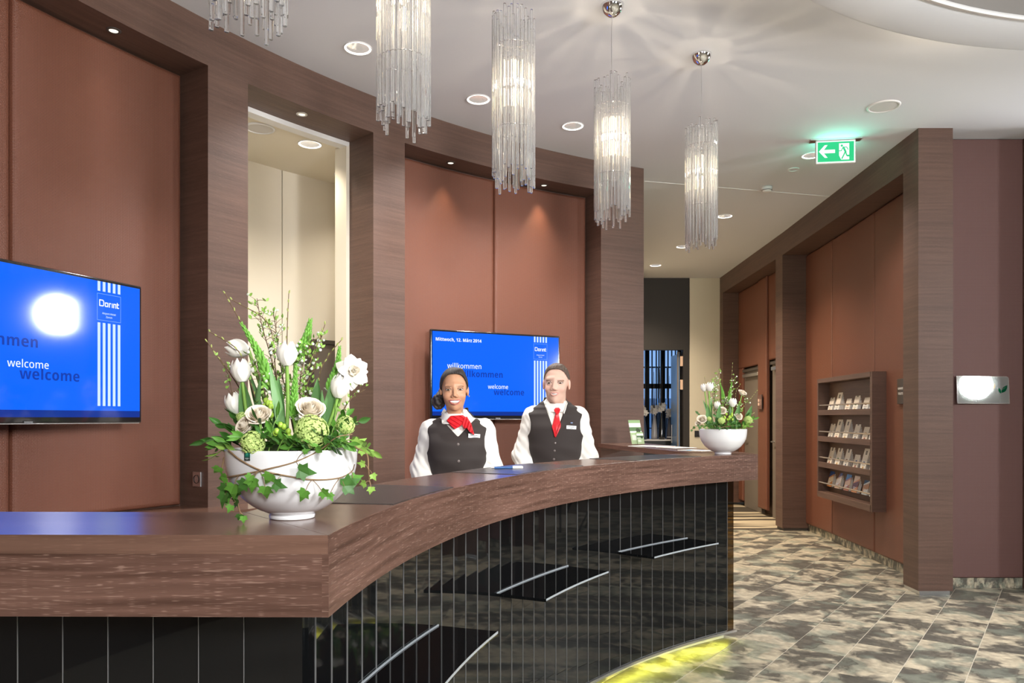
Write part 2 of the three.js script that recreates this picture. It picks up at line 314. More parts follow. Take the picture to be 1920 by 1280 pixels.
// padded panels stand along a gentle curve
const curveR = [[3.345, 6.0], [3.40, 6.55], [3.445, 7.17], [3.49, 7.75], [3.522, 8.30], [3.545, 8.75], [3.56, 9.3]];
const curveAt = (d) => { for (let i = 0; i < curveR.length - 1; i++) if (d <= curveR[i + 1][1] || i === curveR.length - 2) return along(curveR[i], curveR[i + 1], d)[0]; };
function rightPanel(d0, d1, h0, h1, x0 = curveAt, thick = 0.035) { mesh('padded_panel', padded((s, h, k) => P(x0(d1 + d0 - s) + 0.03 - k, h, d1 + d0 - s), d0 + 0.004, d1 - 0.004, h0, h1, thick, 0.025, 8, 4), M.vinyl, wallRight, 'embossed brown padded panel'); }
rightPanel(6.02, 7.17, 0.085, HB - 0.02); rightPanel(7.17, 8.30, 0.085, HB - 0.02); rightPanel(8.30, 9.3, 0.085, HB - 0.02);
mesh('backing', prism([...curveR.map(([x, d], i) => [x + 0.035, i ? d : 6.13]), [3.9, 9.3], [3.9, 6.13]], 0, HB), M.wood, wallRight);
const baseR = struct('baseboard_right', 'marbled stone baseboard along the padded wall');
for (let d = 6.07; d < 9.1; d += 0.3215) { const d1 = Math.min(9.1, d + 0.318); mesh('tile', slab([curveAt(d) + 0.022, d], [curveAt(d1) + 0.022, d1], 0.0, 0.08, 0.012), M.marble, baseR); }
// hallway bay with its two doors
const hx = (d) => 3.50 + (d - 9.36) * 0.012;
mesh('backing', prism([[hx(9.36) + 0.12, 9.36], [hx(11.87) + 0.12, 11.87], [3.9, 11.87], [3.9, 9.36]], 0, HB), M.wood, wallRight);
const dA = [10.80, 11.62], dB = [9.44, 10.33];
rightPanel(dA[0], 11.86, 2.13, HB - 0.02, (d) => hx(d) + 0.03); rightPanel(10.42, dA[0], 0.085, HB - 0.02, (d) => hx(d) + 0.015, 0.05);
rightPanel(9.37, 10.42, 2.16, HB - 0.02, (d) => hx(d) + 0.03); rightPanel(11.63, 11.86, 0.085, 2.13, (d) => hx(d) + 0.03);
[['door_2', dA, 2.10], ['door_3', dB, 2.13]].forEach(([nm, dd, top]) => {
  const door = struct(nm, 'plain grey-brown hallway door with a closer rail');
  mesh('leaf', prism([[hx(dd[0]) + 0.055, dd[0]], [hx(dd[1]) + 0.055, dd[1]], [hx(dd[1]) + 0.11, dd[1]], [hx(dd[0]) + 0.11, dd[0]]], 0.005, top - 0.04), M.greyDoor, door);
  mesh('frame', prism([[hx(dd[0]) + 0.02, dd[0]], [hx(dd[1]) + 0.02, dd[1]], [hx(dd[1]) + 0.11, dd[1]], [hx(dd[0]) + 0.11, dd[0]]], top - 0.04, top), M.darkMetal, door);
  mesh('closer', rbox(0.04, 0.055, 0.72, 0.012, hx(dd[0]) + 0.03, top - 0.10, -(dd[0] + dd[1]) / 2), M.steel, door, 'slim steel door closer');
  mesh('handle', merge([new THREE.CylinderGeometry(0.009, 0.009, 0.12, 10).rotateX(Math.PI / 2).translate(hx(dd[1]) + 0.012, 1.04, -(dd[1] - 0.13)), new THREE.CylinderGeometry(0.009, 0.009, 0.05, 10).rotateZ(Math.PI / 2).translate(hx(dd[1]) + 0.035, 1.04, -(dd[1] - 0.08))]), M.steel, door);
});

// ---- short wall facing the camera on the right
const wallSign = struct('wall_front_right', 'plum padded wall section facing the lobby');
mesh('padded_panel', padded((s, h, k) => P(s, h, 6.07 - k), 3.40, 4.093, 0.085, HC - 0.003, 0.03, 0.01, 6, 4), M.vinylPlum, wallSign);
mesh('pillar', prism([[4.095, 5.80], [4.095, 6.2], [4.40, 6.2], [4.40, 5.80]], 0.0, HC), M.wood, wallSign);
mesh('backing', box(0.98, HC, 0.14, 3.88, HC / 2, -6.15), M.wood, wallSign);
mesh('side_wall', slab([4.30, 6.2], [4.42, 7.45], 0, HC, -0.1), M.cream, wallSign);
const baseF = struct('baseboard_front_right', 'marbled stone baseboard below the plum wall');
for (let x = 3.385; x < 4.09; x += 0.3215) { const x1 = Math.min(4.093, x + 0.318); mesh('tile', box(x1 - x, 0.082, 0.014, (x + x1) / 2, 0.041, -6.058, x * 3), M.marble, baseF); }

// ---- end of the hallway: beige wall, dark transom, open glass doorway to the garden room
const wallFar = struct('wall_far', 'beige end wall of the hallway');
const DF = 12.06;
mesh('plaster', box(1.0, HC, 0.15, 3.335, HC / 2, -(DF + 0.075)), M.beige, wallFar);
mesh('dark_transom', box(1.2, HC - 2.45, 0.12, 2.24, (HC + 2.45) / 2, -(DF + 0.06)), M.transom, wallFar, 'dark panel above the glass doorway');
mesh('doorway_jamb', box(0.10, 2.45, 0.14, 2.787, 1.225, -(DF + 0.07)), M.transom, wallFar);
mesh('plaster', box(1.4, HC, 0.15, 1.0, HC / 2, -(DF + 0.075)), M.beige, wallFar);
const wallHall = struct('wall_hallway_left', 'plain hallway wall behind the desk wall');
mesh('plaster', slab([1.14, 6.98], [1.75, 12.05], 0, HC, -0.15), M.beige, wallHall);
mesh('plaster', arcBlock(CW, RW + 0.285, RW + 0.4, tP3[0] - 0.02, tP3[1] - 0.006, 0, HC), M.beige, wallHall);

// ---- the rest of the round lobby, outside the picture
const wallLobby = struct('wall_lobby', 'unseen dark taupe lobby walls, toned for the mirror glass');
mesh('plaster', arcBlock(CW, RW + 0.1, RW + 0.25, -Math.PI * 1.455, tPm[0], 0, HC, 90), M.lobby, wallLobby);  // out of view; dark taupe keeps reflections in the black glass dim
// ================================================================ LIGHT FITTINGS
// ---- recessed downlights: trim ring, mirrored cone, bright lamp and its light
const lensMat = mat({ color: lin(0.85, 0.85, 0.86), roughness: 0.12, metalness: 0.9, emissive: lin(1, 0.95, 0.86), emissiveIntensity: 0.35 });
function downlight(at, r, h, label, power, color, group, name = 'ceiling_downlight', aim) {
  const t = thing(name, label, 'ceiling light', [at.x, h, at.z], 0, group);
  mesh('trim_ring', lathe([[r * 0.93, -0.001], [r * 0.94, -0.006], [r * 0.98, -0.006], [r, -0.003], [r, 0]], 44), M.white, t);
  mesh('reflector', lathe([[r * 0.80, -0.0015], [r * 0.86, -0.004], [r * 0.93, -0.002]], 44), glow(1, 0.95, 0.86, 5), t, 'bright rim of the reflector');
  mesh('lens', lathe([[r * 0.80, -0.0015], [r * 0.6, -0.006], [r * 0.3, -0.009], [0, -0.010]], 36), lensMat, t, 'mirrored lamp bowl');
  const l = lamp(new THREE.SpotLight(color, power, 0, 1.05, 0.9, 2), V(at.x, h - 0.03, at.z), scene, aim || V(at.x, 0, at.z));
  l.shadow.radius = 4;
  return t;
}
const warm = lin(1, 0.82, 0.62), neutral = lin(1, 0.975, 0.95);
const DL = [
  [671, 90, 'chrome ceiling downlight nearest the wide brown padded panel'],
  [897, 186, 'chrome ceiling downlight between the second and third glass rod chandelier'],
  [1074, 236, 'chrome ceiling downlight left of the fourth glass rod chandelier'],
  [1522, 291, 'chrome ceiling downlight half hidden by the green exit sign'],
  [1359, 405, 'hallway ceiling downlight beside the last chandelier'],
  [1280, 462, 'hallway ceiling downlight behind the rods of the last chandelier'],
  [1229, 497, 'hallway ceiling downlight nearest the dark transom'],
];
DL.forEach(([u, v, label], i) => { const q = atH(u, v, HC); downlight(q, 0.085, HC, label, i < 4 ? 13 : 25, i < 4 ? neutral : warm, 'downlights in the lobby ceiling'); });
[[1.2, -1.8], [3.4, -1.9], [5.6, -1.4], [7.4, 0.6], [7.6, 2.8], [6.6, 4.6], [2.6, 2.4], [4.6, 2.6], [3.4, 0.2], [5.6, 0.6]].forEach(([x, d]) =>
  downlight(P(x, HC, d), 0.085, HC, 'unseen ceiling downlight over the open lobby, placed to light the lobby', 16.5, neutral, 'unseen downlights over the open lobby'));  // all out of view, placed to light the lobby and its ceiling
{ const q = atH(581, 270, 3.325), pw = lin(1, 0.9, 0.74); downlight(q, 0.085, 3.325, 'ceiling downlight seen inside the bright back office', 2.3, pw);
  for (const [u, lb] of [[430, 'added fill downlight in the back office, hidden by the wood frame'], [700, 'added fill downlight in the back office, hidden by the header']]) { const p = pol(CW, 6.92, tW(u, 6.92)); downlight(P(p[0], 3.325, p[1]), 0.085, 3.325, lb, 3.2, pw); } }  // two downlights added out of sight to even out the office walls
// ---- small spots set into the underside of the wood header
[[213, 57, 'small header spotlight over the large screen by the tall flowers'], [566, 214, 'small header spotlight over the office opening'], [845, 305, 'small header spotlight left above the screen behind the receptionists'], [1020, 347, 'small header spotlight right above the screen behind the receptionists']].forEach(([u, v, label], i) => {
  const q = atH(u, v, HB), t = thing('header_spotlight', label, 'spotlight', [q.x, HB, q.z], 0, 'spotlights in the wood header');
  mesh('trim_ring', lathe([[0.022, -0.002], [0.026, -0.006], [0.036, -0.003], [0.036, 0]], 28), i === 1 ? M.steel : M.darkMetal, t);
  mesh('lens', lathe([[0.022, -0.003], [0.012, -0.005], [0, -0.006]], 20), glow(1, 0.9, 0.75, 1.2), t);
  lamp(new THREE.SpotLight(lin(1, 0.76, 0.5), [0.12, 2.5, 1, 1.6][i], 0, 0.6, 1, 2), V(q.x, HB - 0.03, q.z), scene, V(q.x, 0, q.z));
});
// ---- photographer's flash heads on stands, outside the picture; the first two mirror in the screens and the silver sign, the others are unseen
function flashHead(x, h, d, tx, th, td, size, power, label) {
  const t = thing('studio_flash', label, 'studio light', [x, 0, -d], 0, 'flash heads on stands outside the picture');
  const dir = P(tx - x, th - h, td - d).normalize(), c = V(0, h, 0), face = c.clone().addScaledVector(dir, 0.01);
  const q = new THREE.Quaternion().setFromUnitVectors(V(0, 0, 1), dir), put = (g) => g.applyQuaternion(q).translate(c.x, c.y, c.z);
  mesh('softbox', put(lathe([[0.06, -0.28], [0.09, -0.26], [size / 2, -0.02], [size / 2, 0]], 32).rotateX(Math.PI / 2)), M.black, t);
  mesh('diffuser', put(new THREE.CircleGeometry(size / 2 - 0.01, 40).translate(0, 0, -0.005)), glow(1, 1, 1, 22), t, 'glowing white diffuser');
  mesh('flash_body', put(rbox(0.12, 0.14, 0.3, 0.02, 0, 0, -0.42)), M.black, t);
  mesh('stand', merge([tube([V(0, 0.02, 0), V(0, h - 0.1, 0), c.clone().addScaledVector(dir, -0.36)], 0.014, 20, 8), ...[0, 1, 2].map((k) => tube([V(0, 0.55, 0), V(Math.cos(k * 2.1) * 0.3, 0.25, Math.sin(k * 2.1) * 0.3), V(Math.cos(k * 2.1) * 0.5, 0.012, Math.sin(k * 2.1) * 0.5)], 0.01, 8, 6))]), M.black, t);
  const l = new THREE.SpotLight(lin(1, 1, 1), power, 0, 1.08, 1, 2); l.shadow.radius = size * 0.45 / 0.02;
  lamp(l, P(x, h, d).addScaledVector(dir, 0.02), scene, P(tx, th, td));
}
flashHead(5.05, 2.71, 5.82, -0.6, 1.9, 4.2, 0.55, 9, 'round studio flash on a black stand beyond the plum wall');
flashHead(6.92, 2.27, 2.42, 1.0, 1.5, 3.6, 0.4, 30, 'round studio flash on a black stand across the lobby');
flashHead(3.3, 2.45, -0.6, 0.2, 1.4, 3.6, 0.9, 74, 'large round studio flash out of view behind the camera, lighting the receptionists and desk');  // out of view, placed to light people and desk from the right
flashHead(0.7, 2.3, -1.5, -0.2, 1.4, 3.6, 0.9, 30, 'large round studio flash out of view behind the camera, placed for even front light');  // out of view, placed to soften the side light on people and flowers
// ================================================================ THE RECEPTION DESK
const CD = [3.637, 1.213], RF = 3.986, RBK = 4.296, RCL = 4.105, HT = 1.145, HF = 0.991;
const arcPts = (r, a, b, n) => Array.from({ length: n + 1 }, (_, i) => pol(CD, r, a + (b - a) * i / n));
let deskThing;
const tC = Math.atan2(0.2016, 3.985), tE = 1.0015;                    // mitred corner, far end
{
  const desk = deskThing = thing('reception_desk', 'curved dark wood reception desk clad in black mirror glass strips', 'reception desk');
  const corner = pol(CD, RF, tC), backCorner = [-0.6225, 1.76];
  const top = [...arcPts(RF + 0.0006, tC, tE, 60), [1.478, 4.80], ...arcPts(RBK, 0.945, 0.16, 36), backCorner];
  mesh('top', prism(top, HT - 0.036, HT, 0.0006), M.counterTop, desk, 'satin dark wood desk top');
  mesh('top', prism([[-2.6, 1.44], [corner[0] - 0.0012, corner[1]], [backCorner[0] - 0.0012, backCorner[1]], [-2.6, 1.79]], HT - 0.036, HT, 0.0006), M.counterTop, desk, 'satin dark wood desk top');
  mesh('top', prism([[1.478, 4.803], [1.123, 4.803], [0.74, 6.50], [1.09, 6.70], [1.12, 6.69]], HT - 0.036, HT, 0.0012), M.counterTop, desk);
  mesh('fascia', arcBlock(CD, RF - 0.0004, RF + 0.035, tC, tE, HF, HT - 0.0008, 60), M.counterWood, desk, 'thick striped wood front edge');
  mesh('fascia', slab([-2.6, 1.44], [corner[0] - 0.0008, corner[1] + 0.0005], HF, HT - 0.001, -0.035), M.counterWood, desk, 'thick striped wood front edge');
  mesh('fascia', arcBlock(CD, RF, RBK, tE - 0.008, tE, HF, HT - 0.001, 2), M.counterWood, desk);
  mesh('soffit', prism([...arcPts(RF + 0.03, tC + 0.01, tE - 0.005, 40), ...arcPts(RBK, tE - 0.005, 0.16, 40)], HF + 0.004, HF + 0.02), M.darkMetal, desk);
  mesh('soffit', prism([[-2.6, 1.47], [-0.375, 1.47], [-0.62, 1.755], [-2.6, 1.79]], HF + 0.004, HF + 0.02), M.darkMetal, desk);
  // carcass behind the cladding, recessed plinth
  const carc = (r0, r1, h0, h1, t0 = 0.095, t1 = 0.982) => arcBlock(CD, r0, r1, t0, t1, h0, h1, 48);
  mesh('carcass', carc(RCL + 0.008, RCL + 0.05, 0.065, HF, 0.1, arcAt(CD, RCL, 1362)), M.stripBacking, desk);
  mesh('carcass', slab([-2.6, 1.575], [-0.50, 1.553], 0.065, HF, -0.05), M.stripBacking, desk);
  mesh('staff_panel', carc(RBK - 0.05, RBK - 0.03, 0.0, HF, 0.16, 0.945), M.wood, desk);
  const pale = mat({ color: lin(0.5, 0.5, 0.42), roughness: 0.5 });
  mesh('plinth', carc(RCL + 0.075, RCL + 0.1, 0, 0.06), pale, desk);
  mesh('plinth', slab([-2.6, 1.645], [-0.53, 1.625], 0, 0.06, -0.03), pale, desk);
  mesh('base_rail', carc(RCL - 0.008, RCL + 0.2, 0.052, 0.066, 0.095, 0.988), M.steel, desk, 'brushed metal rail under the glass');
  mesh('base_rail', slab([-2.6, 1.557], [-0.45, 1.537], 0.052, 0.066, -0.2), M.steel, desk);
  // glass strips, one by one
  const tG = arcAt(CD, RCL, 1363.5);
  const n = Math.round((tG - 0.092) * RCL / 0.1), st = (tG - 0.092) / n;
  const stripW = 2 * RCL * Math.sin(st / 2) - 0.0026, gStrip = new RoundedBoxGeometry(stripW, HF - 0.07, 0.007, 1, 0.0012);
  for (let i = 0; i < n; i++) {
    const t = 0.092 + st * (i + 0.5), q = pol(CD, RCL + 0.0035, t), o = mesh('glass_strip', gStrip, M.blackGlass, desk);
    o.position.set(q[0], (HF + 0.07) / 2, -q[1]); o.rotation.y = Math.PI / 2 - t + (rnd() - 0.5) * 0.012;
  }
  const gStrip2 = new RoundedBoxGeometry(0.0915, HF - 0.07, 0.007, 1, 0.0012);
  for (let i = 0; i < 22; i++) { const x = -0.5 - i * 0.0935 - 0.0; const o = mesh('glass_strip', gStrip2, M.blackGlass, desk); o.position.set(x - 0.004, (HF + 0.07) / 2, -(1.555 - x * 0.009 - 0.006)); o.rotation.y = (rnd() - 0.5) * 0.008; }
  // added metal slivers imitate light caught on the strip edges, black post on the corner
  { const pr = []; for (let i = 0; i <= n; i++) { const t = 0.092 + st * i, q = pol(CD, RCL - 0.0002, t); pr.push(new THREE.BoxGeometry(0.0012, HF - 0.072, 0.0036).rotateY(Math.PI / 2 - t).translate(q[0], (HF + 0.07) / 2, -q[1])); }
    for (let i = 0; i < 22; i++) { const x = -0.5505 - i * 0.0935; pr.push(new THREE.BoxGeometry(0.0011, HF - 0.072, 0.004).translate(x, (HF + 0.07) / 2, -(1.555 - x * 0.009 - 0.0095))); }
    mesh('edge_glint_slivers', merge(pr.map((g) => uvBox(g))), mat({ color: lin(0.33, 0.33, 0.33), roughness: 0.35, metalness: 0.6 }), desk, 'thin bright slivers standing in for glints on the strip edges'); }
  mesh('corner_post', box(0.034, HF - 0.07, 0.05, -0.447, (HF + 0.07) / 2, -1.572), M.blackGlass, desk);
  // amber tinted glass pane closing the far end
  { const q0 = pol(CD, RCL, tG + 0.0006), w = 0.056, q1 = [q0[0] + Math.sin(tG) * w, q0[1] + Math.cos(tG) * w];
    mesh('end_pane', slab(q0, q1, 0.068, HF, -0.008), phys({ color: lin(0.36, 0.28, 0.15), roughness: 0.02, transmission: 1, thickness: 0 }), desk, 'amber tinted glass end pane');
    const q2 = pol(CD, RCL + 0.03, tG), q3 = pol(CD, RBK - 0.03, tG); mesh('end_panel', slab(q2, q3, 0.066, HF, 0.012), M.darkMetal, desk); }
  // bag shelves of black glass
  const edgeMat = mat({ color: lin(0.42, 0.46, 0.5), roughness: 0.3, metalness: 0.3 });
  for (const [a, b] of [[0.172, 0.327], [0.448, 0.605], [0.72, 0.877]]) {
    const out = [...arcPts(3.89, a, b, 14), ...arcPts(RCL - 0.001, b, a, 14)];
    const sh = mesh('bag_shelf', prism(out, 0.657, 0.669, 0.001), M.blackGlass, desk, 'black glass handbag shelf');
    mesh('shelf_edge', arcBlock(CD, 3.8885, 3.8895, a, b, 0.662, 0.6697, 14), edgeMat, sh, 'bright polished glass edge');
    mesh('shelf_edge', arcBlock(CD, RCL - 0.006, RCL - 0.002, a, b - 0.0, 0.6692, 0.6735, 14), edgeMat, sh, 'bright line where the shelf meets the strips');
  }
  // leather pads let into the top
  const pad = mat({ color: lin(0.035, 0.03, 0.028), roughness: 0.32, bumpMap: noiseTex, bumpScale: 0.0002 });
  for (const [a, b] of [[0.175, 0.298], [0.44, 0.595], [0.722, 0.875]]) mesh('writing_pad', prism([...arcPts(RF + 0.012, a, b, 16), ...arcPts(RBK - 0.004, b, a, 16)], HT - 0.002, HT + 0.0022, 0.001), pad, desk, 'dark leather writing pad');
  // yellow light strip under the base rail
  const y = lin(0.80, 0.78, 0.03);
  mesh('light_strip', carc(RCL + 0.055, RCL + 0.0748, 0.034, 0.0515, 0.1, 0.978), glow(0.80, 0.78, 0.03, 1.3), desk, 'yellow glowing light strip');
  mesh('light_strip', slab([-2.6, 1.625], [-0.52, 1.605], 0.034, 0.0515, -0.0195), glow(0.80, 0.78, 0.03, 1.3), desk, 'yellow glowing light strip');
  for (let i = 0; i < 12; i++) {
    const t = 0.135 + i * 0.0735, q = pol(CD, RCL + 0.03, t), l = new THREE.RectAreaLight(y, 24, 0.30, 0.02), o = pol(CD, RCL - 0.0, t);
    lamp(l, P(q[0], 0.05, q[1]), scene, P(o[0], 0.0, o[1]));
  }
  { const l = new THREE.RectAreaLight(y, 24, 1.9, 0.02); lamp(l, P(-1.5, 0.05, 1.58), scene, P(-1.5, 0, 1.55)); }
}
// things lying on the desk
{
  const pen = thing('ballpoint_pen', 'blue and white pen lying on the middle leather pad', 'pen', W(945, 879.5, 3.22).setY(HT + 0.0075).toArray(), 0.25);
  mesh('barrel', new THREE.CylinderGeometry(0.005, 0.005, 0.085, 12).rotateZ(Math.PI / 2), mat({ color: lin(0.03, 0.1, 0.28), roughness: 0.3 }), pen);
  mesh('cap', new THREE.CylinderGeometry(0.0054, 0.0054, 0.045, 12).rotateZ(Math.PI / 2).translate(0.06, 0, 0), M.white, pen);
  mesh('tip', new THREE.CylinderGeometry(0.001, 0.0045, 0.016, 12).rotateZ(Math.PI / 2).translate(-0.05, 0, 0), M.steel, pen);
  mesh('clip', box(0.04, 0.0014, 0.003, 0.058, 0.0066, 0), M.steel, pen);
}
function paper(x, d, w, l, turn, h, fn, label, name = 'leaflet') {
  const c = document.createElement('canvas'); c.width = 128; c.height = 128 * l / w; const g = c.getContext('2d'); g.fillStyle = '#f4f2ec'; g.fillRect(0, 0, c.width, c.height); fn(g, c.width, c.height);
  const tx = new THREE.CanvasTexture(c); tx.colorSpace = THREE.SRGBColorSpace;
  const o = mesh(name, new THREE.BoxGeometry(w, 0.003, l), mat({ map: tx, roughness: 0.4 }), scene); o.position.set(x, h, -d); o.rotation.y = turn;
  return tag(o, label, 'leaflet');
}
{
  const lay = (u, v) => atH(u, v, HT);
  const a = lay(1222, 836.5), b = lay(1268, 840), c = lay(1305, 844.5);
  paper(a.x, -a.z, 0.21, 0.297, 0.9, HT + 0.0016, (g, w, h) => { g.fillStyle = '#b8bcc0'; g.fillRect(8, 8, w * 0.6, h * 0.4); g.fillStyle = '#777'; for (let i = 0; i < 8; i++) g.fillRect(10, h * 0.5 + i * 9, w * 0.7, 3); }, 'white printed sheet beside the leaflet holder on the side desk');
  paper(b.x, -b.z, 0.20, 0.21, 0.5, HT + 0.0048, (g, w, h) => { g.fillStyle = '#c98e52'; g.fillRect(8, 8, w * 0.7, h * 0.2); g.fillStyle = '#999'; for (let i = 0; i < 7; i++) g.fillRect(10, h * 0.4 + i * 10, w * 0.8, 3); }, 'white leaflet with an orange band on the side desk');
  paper(c.x, -c.z, 0.15, 0.19, 0.7, HT + 0.0016, (g, w, h) => { g.fillStyle = '#4fa9d2'; g.fillRect(w * 0.1, h * 0.2, w * 0.5, h * 0.25); g.fillStyle = '#2d7fb4'; g.fillRect(w * 0.4, h * 0.5, w * 0.5, h * 0.18); }, 'white leaflet with blue bands beside the far flower bowl');
  // acrylic holder with a green card
  const h = thing('leaflet_holder', 'clear acrylic leaflet holder with a green and white card', 'leaflet holder', lay(1192, 833.5).setY(HT).toArray(), 0.55);
  const ac = phys({ color: lin(1, 1, 1), roughness: 0.02, transmission: 1, thickness: 0 });
  mesh('back_plate', new THREE.BoxGeometry(0.13, 0.205, 0.002).rotateX(-0.24).translate(0, 0.104, -0.004), ac, h);
  mesh('foot', box(0.13, 0.002, 0.09, 0, 0.001, -0.02), ac, h); mesh('pocket', new THREE.BoxGeometry(0.13, 0.08, 0.002).rotateX(-0.24).translate(0, 0.045, 0.03), ac, h);
  const cv = document.createElement('canvas'); cv.width = 128; cv.height = 208; const g = cv.getContext('2d');
  g.fillStyle = '#e8ece0'; g.fillRect(0, 0, 128, 208); g.fillStyle = '#8fae7a'; g.fillRect(0, 0, 128, 26); g.fillStyle = '#5c7d52'; g.fillRect(0, 62, 128, 34); g.fillStyle = '#a7be8f'; g.fillRect(0, 110, 128, 98); g.fillStyle = '#39492f'; g.beginPath(); g.ellipse(92, 92, 26, 20, 0.4, 0, 7); g.fill(); g.fillStyle = '#d9e2cf'; g.fillRect(14, 130, 60, 44);
  const tx = new THREE.CanvasTexture(cv); tx.colorSpace = THREE.SRGBColorSpace;
  mesh('card', new THREE.BoxGeometry(0.122, 0.2, 0.0015).rotateX(-0.24).translate(0, 0.104, 0.001), mat({ map: tx, roughness: 0.5 }), h, 'green and white printed card');
  mesh('card', new THREE.BoxGeometry(0.07, 0.1, 0.0015).rotateX(-0.24).translate(0.03, 0.055, 0.022), mat({ map: tx, roughness: 0.5 }), h);
}
// ================================================================ GLASS ROD CHANDELIERS
{
  const rodGeo = (() => { const r = 0.0062, l = 0.71, b = 0.0012; const g = lathe([[0, -l / 2], [r - b, -l / 2], [r, -l / 2 + b], [r, l / 2 - b], [r - b, l / 2], [0, l / 2]], 10); return toCreasedNormals(g, 0.6); })();
  const bulbMat = glow(1, 0.78, 0.48, 4), RZ = 2.805;                       // middle height of the rods
  const spots = [[467, 1.97, 'glass rod chandelier hanging over the tall flower bowl'], [757, 2.75, 'second glass rod chandelier from the flower bowl end of the desk'], [963, 3.42, 'middle glass rod chandelier of the row over the desk'], [1148, 4.087, 'fourth glass rod chandelier, in front of the end of the curved wall'], [1315, 4.646, 'last glass rod chandelier, at the hallway end of the desk']];
  let proto = null;
  spots.forEach(([u, d, label], i) => {
    const q = W(u, V0, d), drop = [-0.042, -0.008, -0.008, 0.0, -0.012][i];
    let t;
    if (!proto) {
      t = proto = thing('glass_rod_chandelier', label, 'chandelier', [q.x, RZ + drop, q.z], 0, 'glass rod chandeliers in a row over the desk');
      mesh('canopy', lathe([[0, HC - RZ - 0.062], [0.02, HC - RZ - 0.06], [0.045, HC - RZ - 0.042], [0.062, HC - RZ - 0.012], [0.064, HC - RZ + 0.01], [0, HC - RZ + 0.01]], 32).translate(0, 0, 0), M.chrome, t, 'polished chrome ceiling canopy');
      mesh('cable', tube([V(0, HC - RZ - 0.05, 0), V(0.004, 0.62, 0.002), V(0, 0.30, 0)], 0.0017, 16, 6), M.steel, t);
      mesh('holder_ring', merge([new THREE.TorusGeometry(0.083, 0.0025, 6, 40).rotateX(Math.PI / 2).translate(0, 0.24, 0), new THREE.TorusGeometry(0.083, 0.0025, 6, 40).rotateX(Math.PI / 2).translate(0, -0.13, 0), ...[0, 1, 2].map((k) => new THREE.CylinderGeometry(0.002, 0.002, 0.166, 6).rotateZ(Math.PI / 2).rotateY(k * Math.PI / 3).translate(0, 0.24, 0)), new THREE.CylinderGeometry(0.004, 0.004, 0.5, 8).translate(0, 0.06, 0)]), M.chrome, t);
      for (const y of [0.15, 0.02]) mesh('bulb', new THREE.CapsuleGeometry(0.017, 0.05, 4, 12).translate(0, y, 0), bulbMat, t, 'glowing halogen bulb');
      for (let k = 0; k < 48; k++) {
        const outer = k < 30, a = outer ? k / 30 * Math.PI * 2 : (k - 30) / 18 * Math.PI * 2 + 0.1, r = outer ? 0.093 : 0.079;
        const o = mesh('glass_rod', rodGeo, M.glass, t); o.position.set(Math.cos(a) * r, rr(-0.055, 0.05), Math.sin(a) * r);
      }
    } else {
      t = proto.clone(); t.name = numbered('glass_rod_chandelier'); t.position.set(q.x, RZ + drop, q.z); t.rotation.y = i * 1.3; scene.add(t); tag(t, label, 'chandelier', 'glass rod chandeliers in a row over the desk');
      if (drop) t.children.filter((o) => o.name === 'canopy').forEach((o) => { o.position.y = -drop; });
    }
    lamp(new THREE.PointLight(lin(1, 0.84, 0.62), 1.4), V(q.x, RZ + 0.085, q.z));
  });
}
// ================================================================ CEILING FITTINGS
function disc(name, at, h, r, label, category, prof, m) { const t = thing(name, label, category, [at.x, h, at.z]); mesh('rim', lathe([[r * 0.84, 0], [r * 0.86, -0.009], [r * 0.97, -0.007], [r, 0]], 40), M.white, t); mesh('grille', lathe(prof.map(([x, y]) => [x * r, y]), 36), m, t); return t; }
const grilleMat = mat({ color: lin(0.62, 0.6, 0.58), roughness: 0.7 });
disc('ceiling_speaker', atH(1657, 199, HC), HC, 0.112, 'round white ceiling loudspeaker near the plum wall', 'loudspeaker', [[0.85, -0.004], [0.4, -0.0065], [0, -0.007]], grilleMat);
disc('ceiling_speaker', atH(487, 240, 3.325), 3.325, 0.1, 'round loudspeaker in the back office ceiling beside the wood frame', 'loudspeaker', [[0.85, -0.004], [0.4, -0.0065], [0, -0.007]], grilleMat);
disc('ceiling_speaker', atH(650, 328, 3.325), 3.325, 0.1, 'round loudspeaker at the far side of the back office ceiling', 'loudspeaker', [[0.85, -0.004], [0.4, -0.0065], [0, -0.007]], grilleMat);
disc('ceiling_sensor', atH(1488, 317, HC), HC, 0.05, 'small flat round disc in the ceiling beside the exit sign', 'sensor', [[0.85, -0.003], [0, -0.004]], M.paint);
{
  const q = atH(1438, 350, HC), t = thing('smoke_detector', 'white domed smoke detector on the hallway ceiling', 'smoke detector', [q.x, HC, q.z]);
  mesh('base', lathe([[0, 0], [0.05, 0], [0.052, -0.012], [0.05, -0.018], [0, -0.018]], 32), M.white, t);
  mesh('dome', lathe([[0.047, -0.018], [0.046, -0.034], [0.036, -0.046], [0.015, -0.05], [0, -0.05]], 32), M.white, t);
  mesh('vent', new THREE.TorusGeometry(0.046, 0.003, 6, 36).rotateX(Math.PI / 2).translate(0, -0.034, 0), M.darkMetal, t);
}
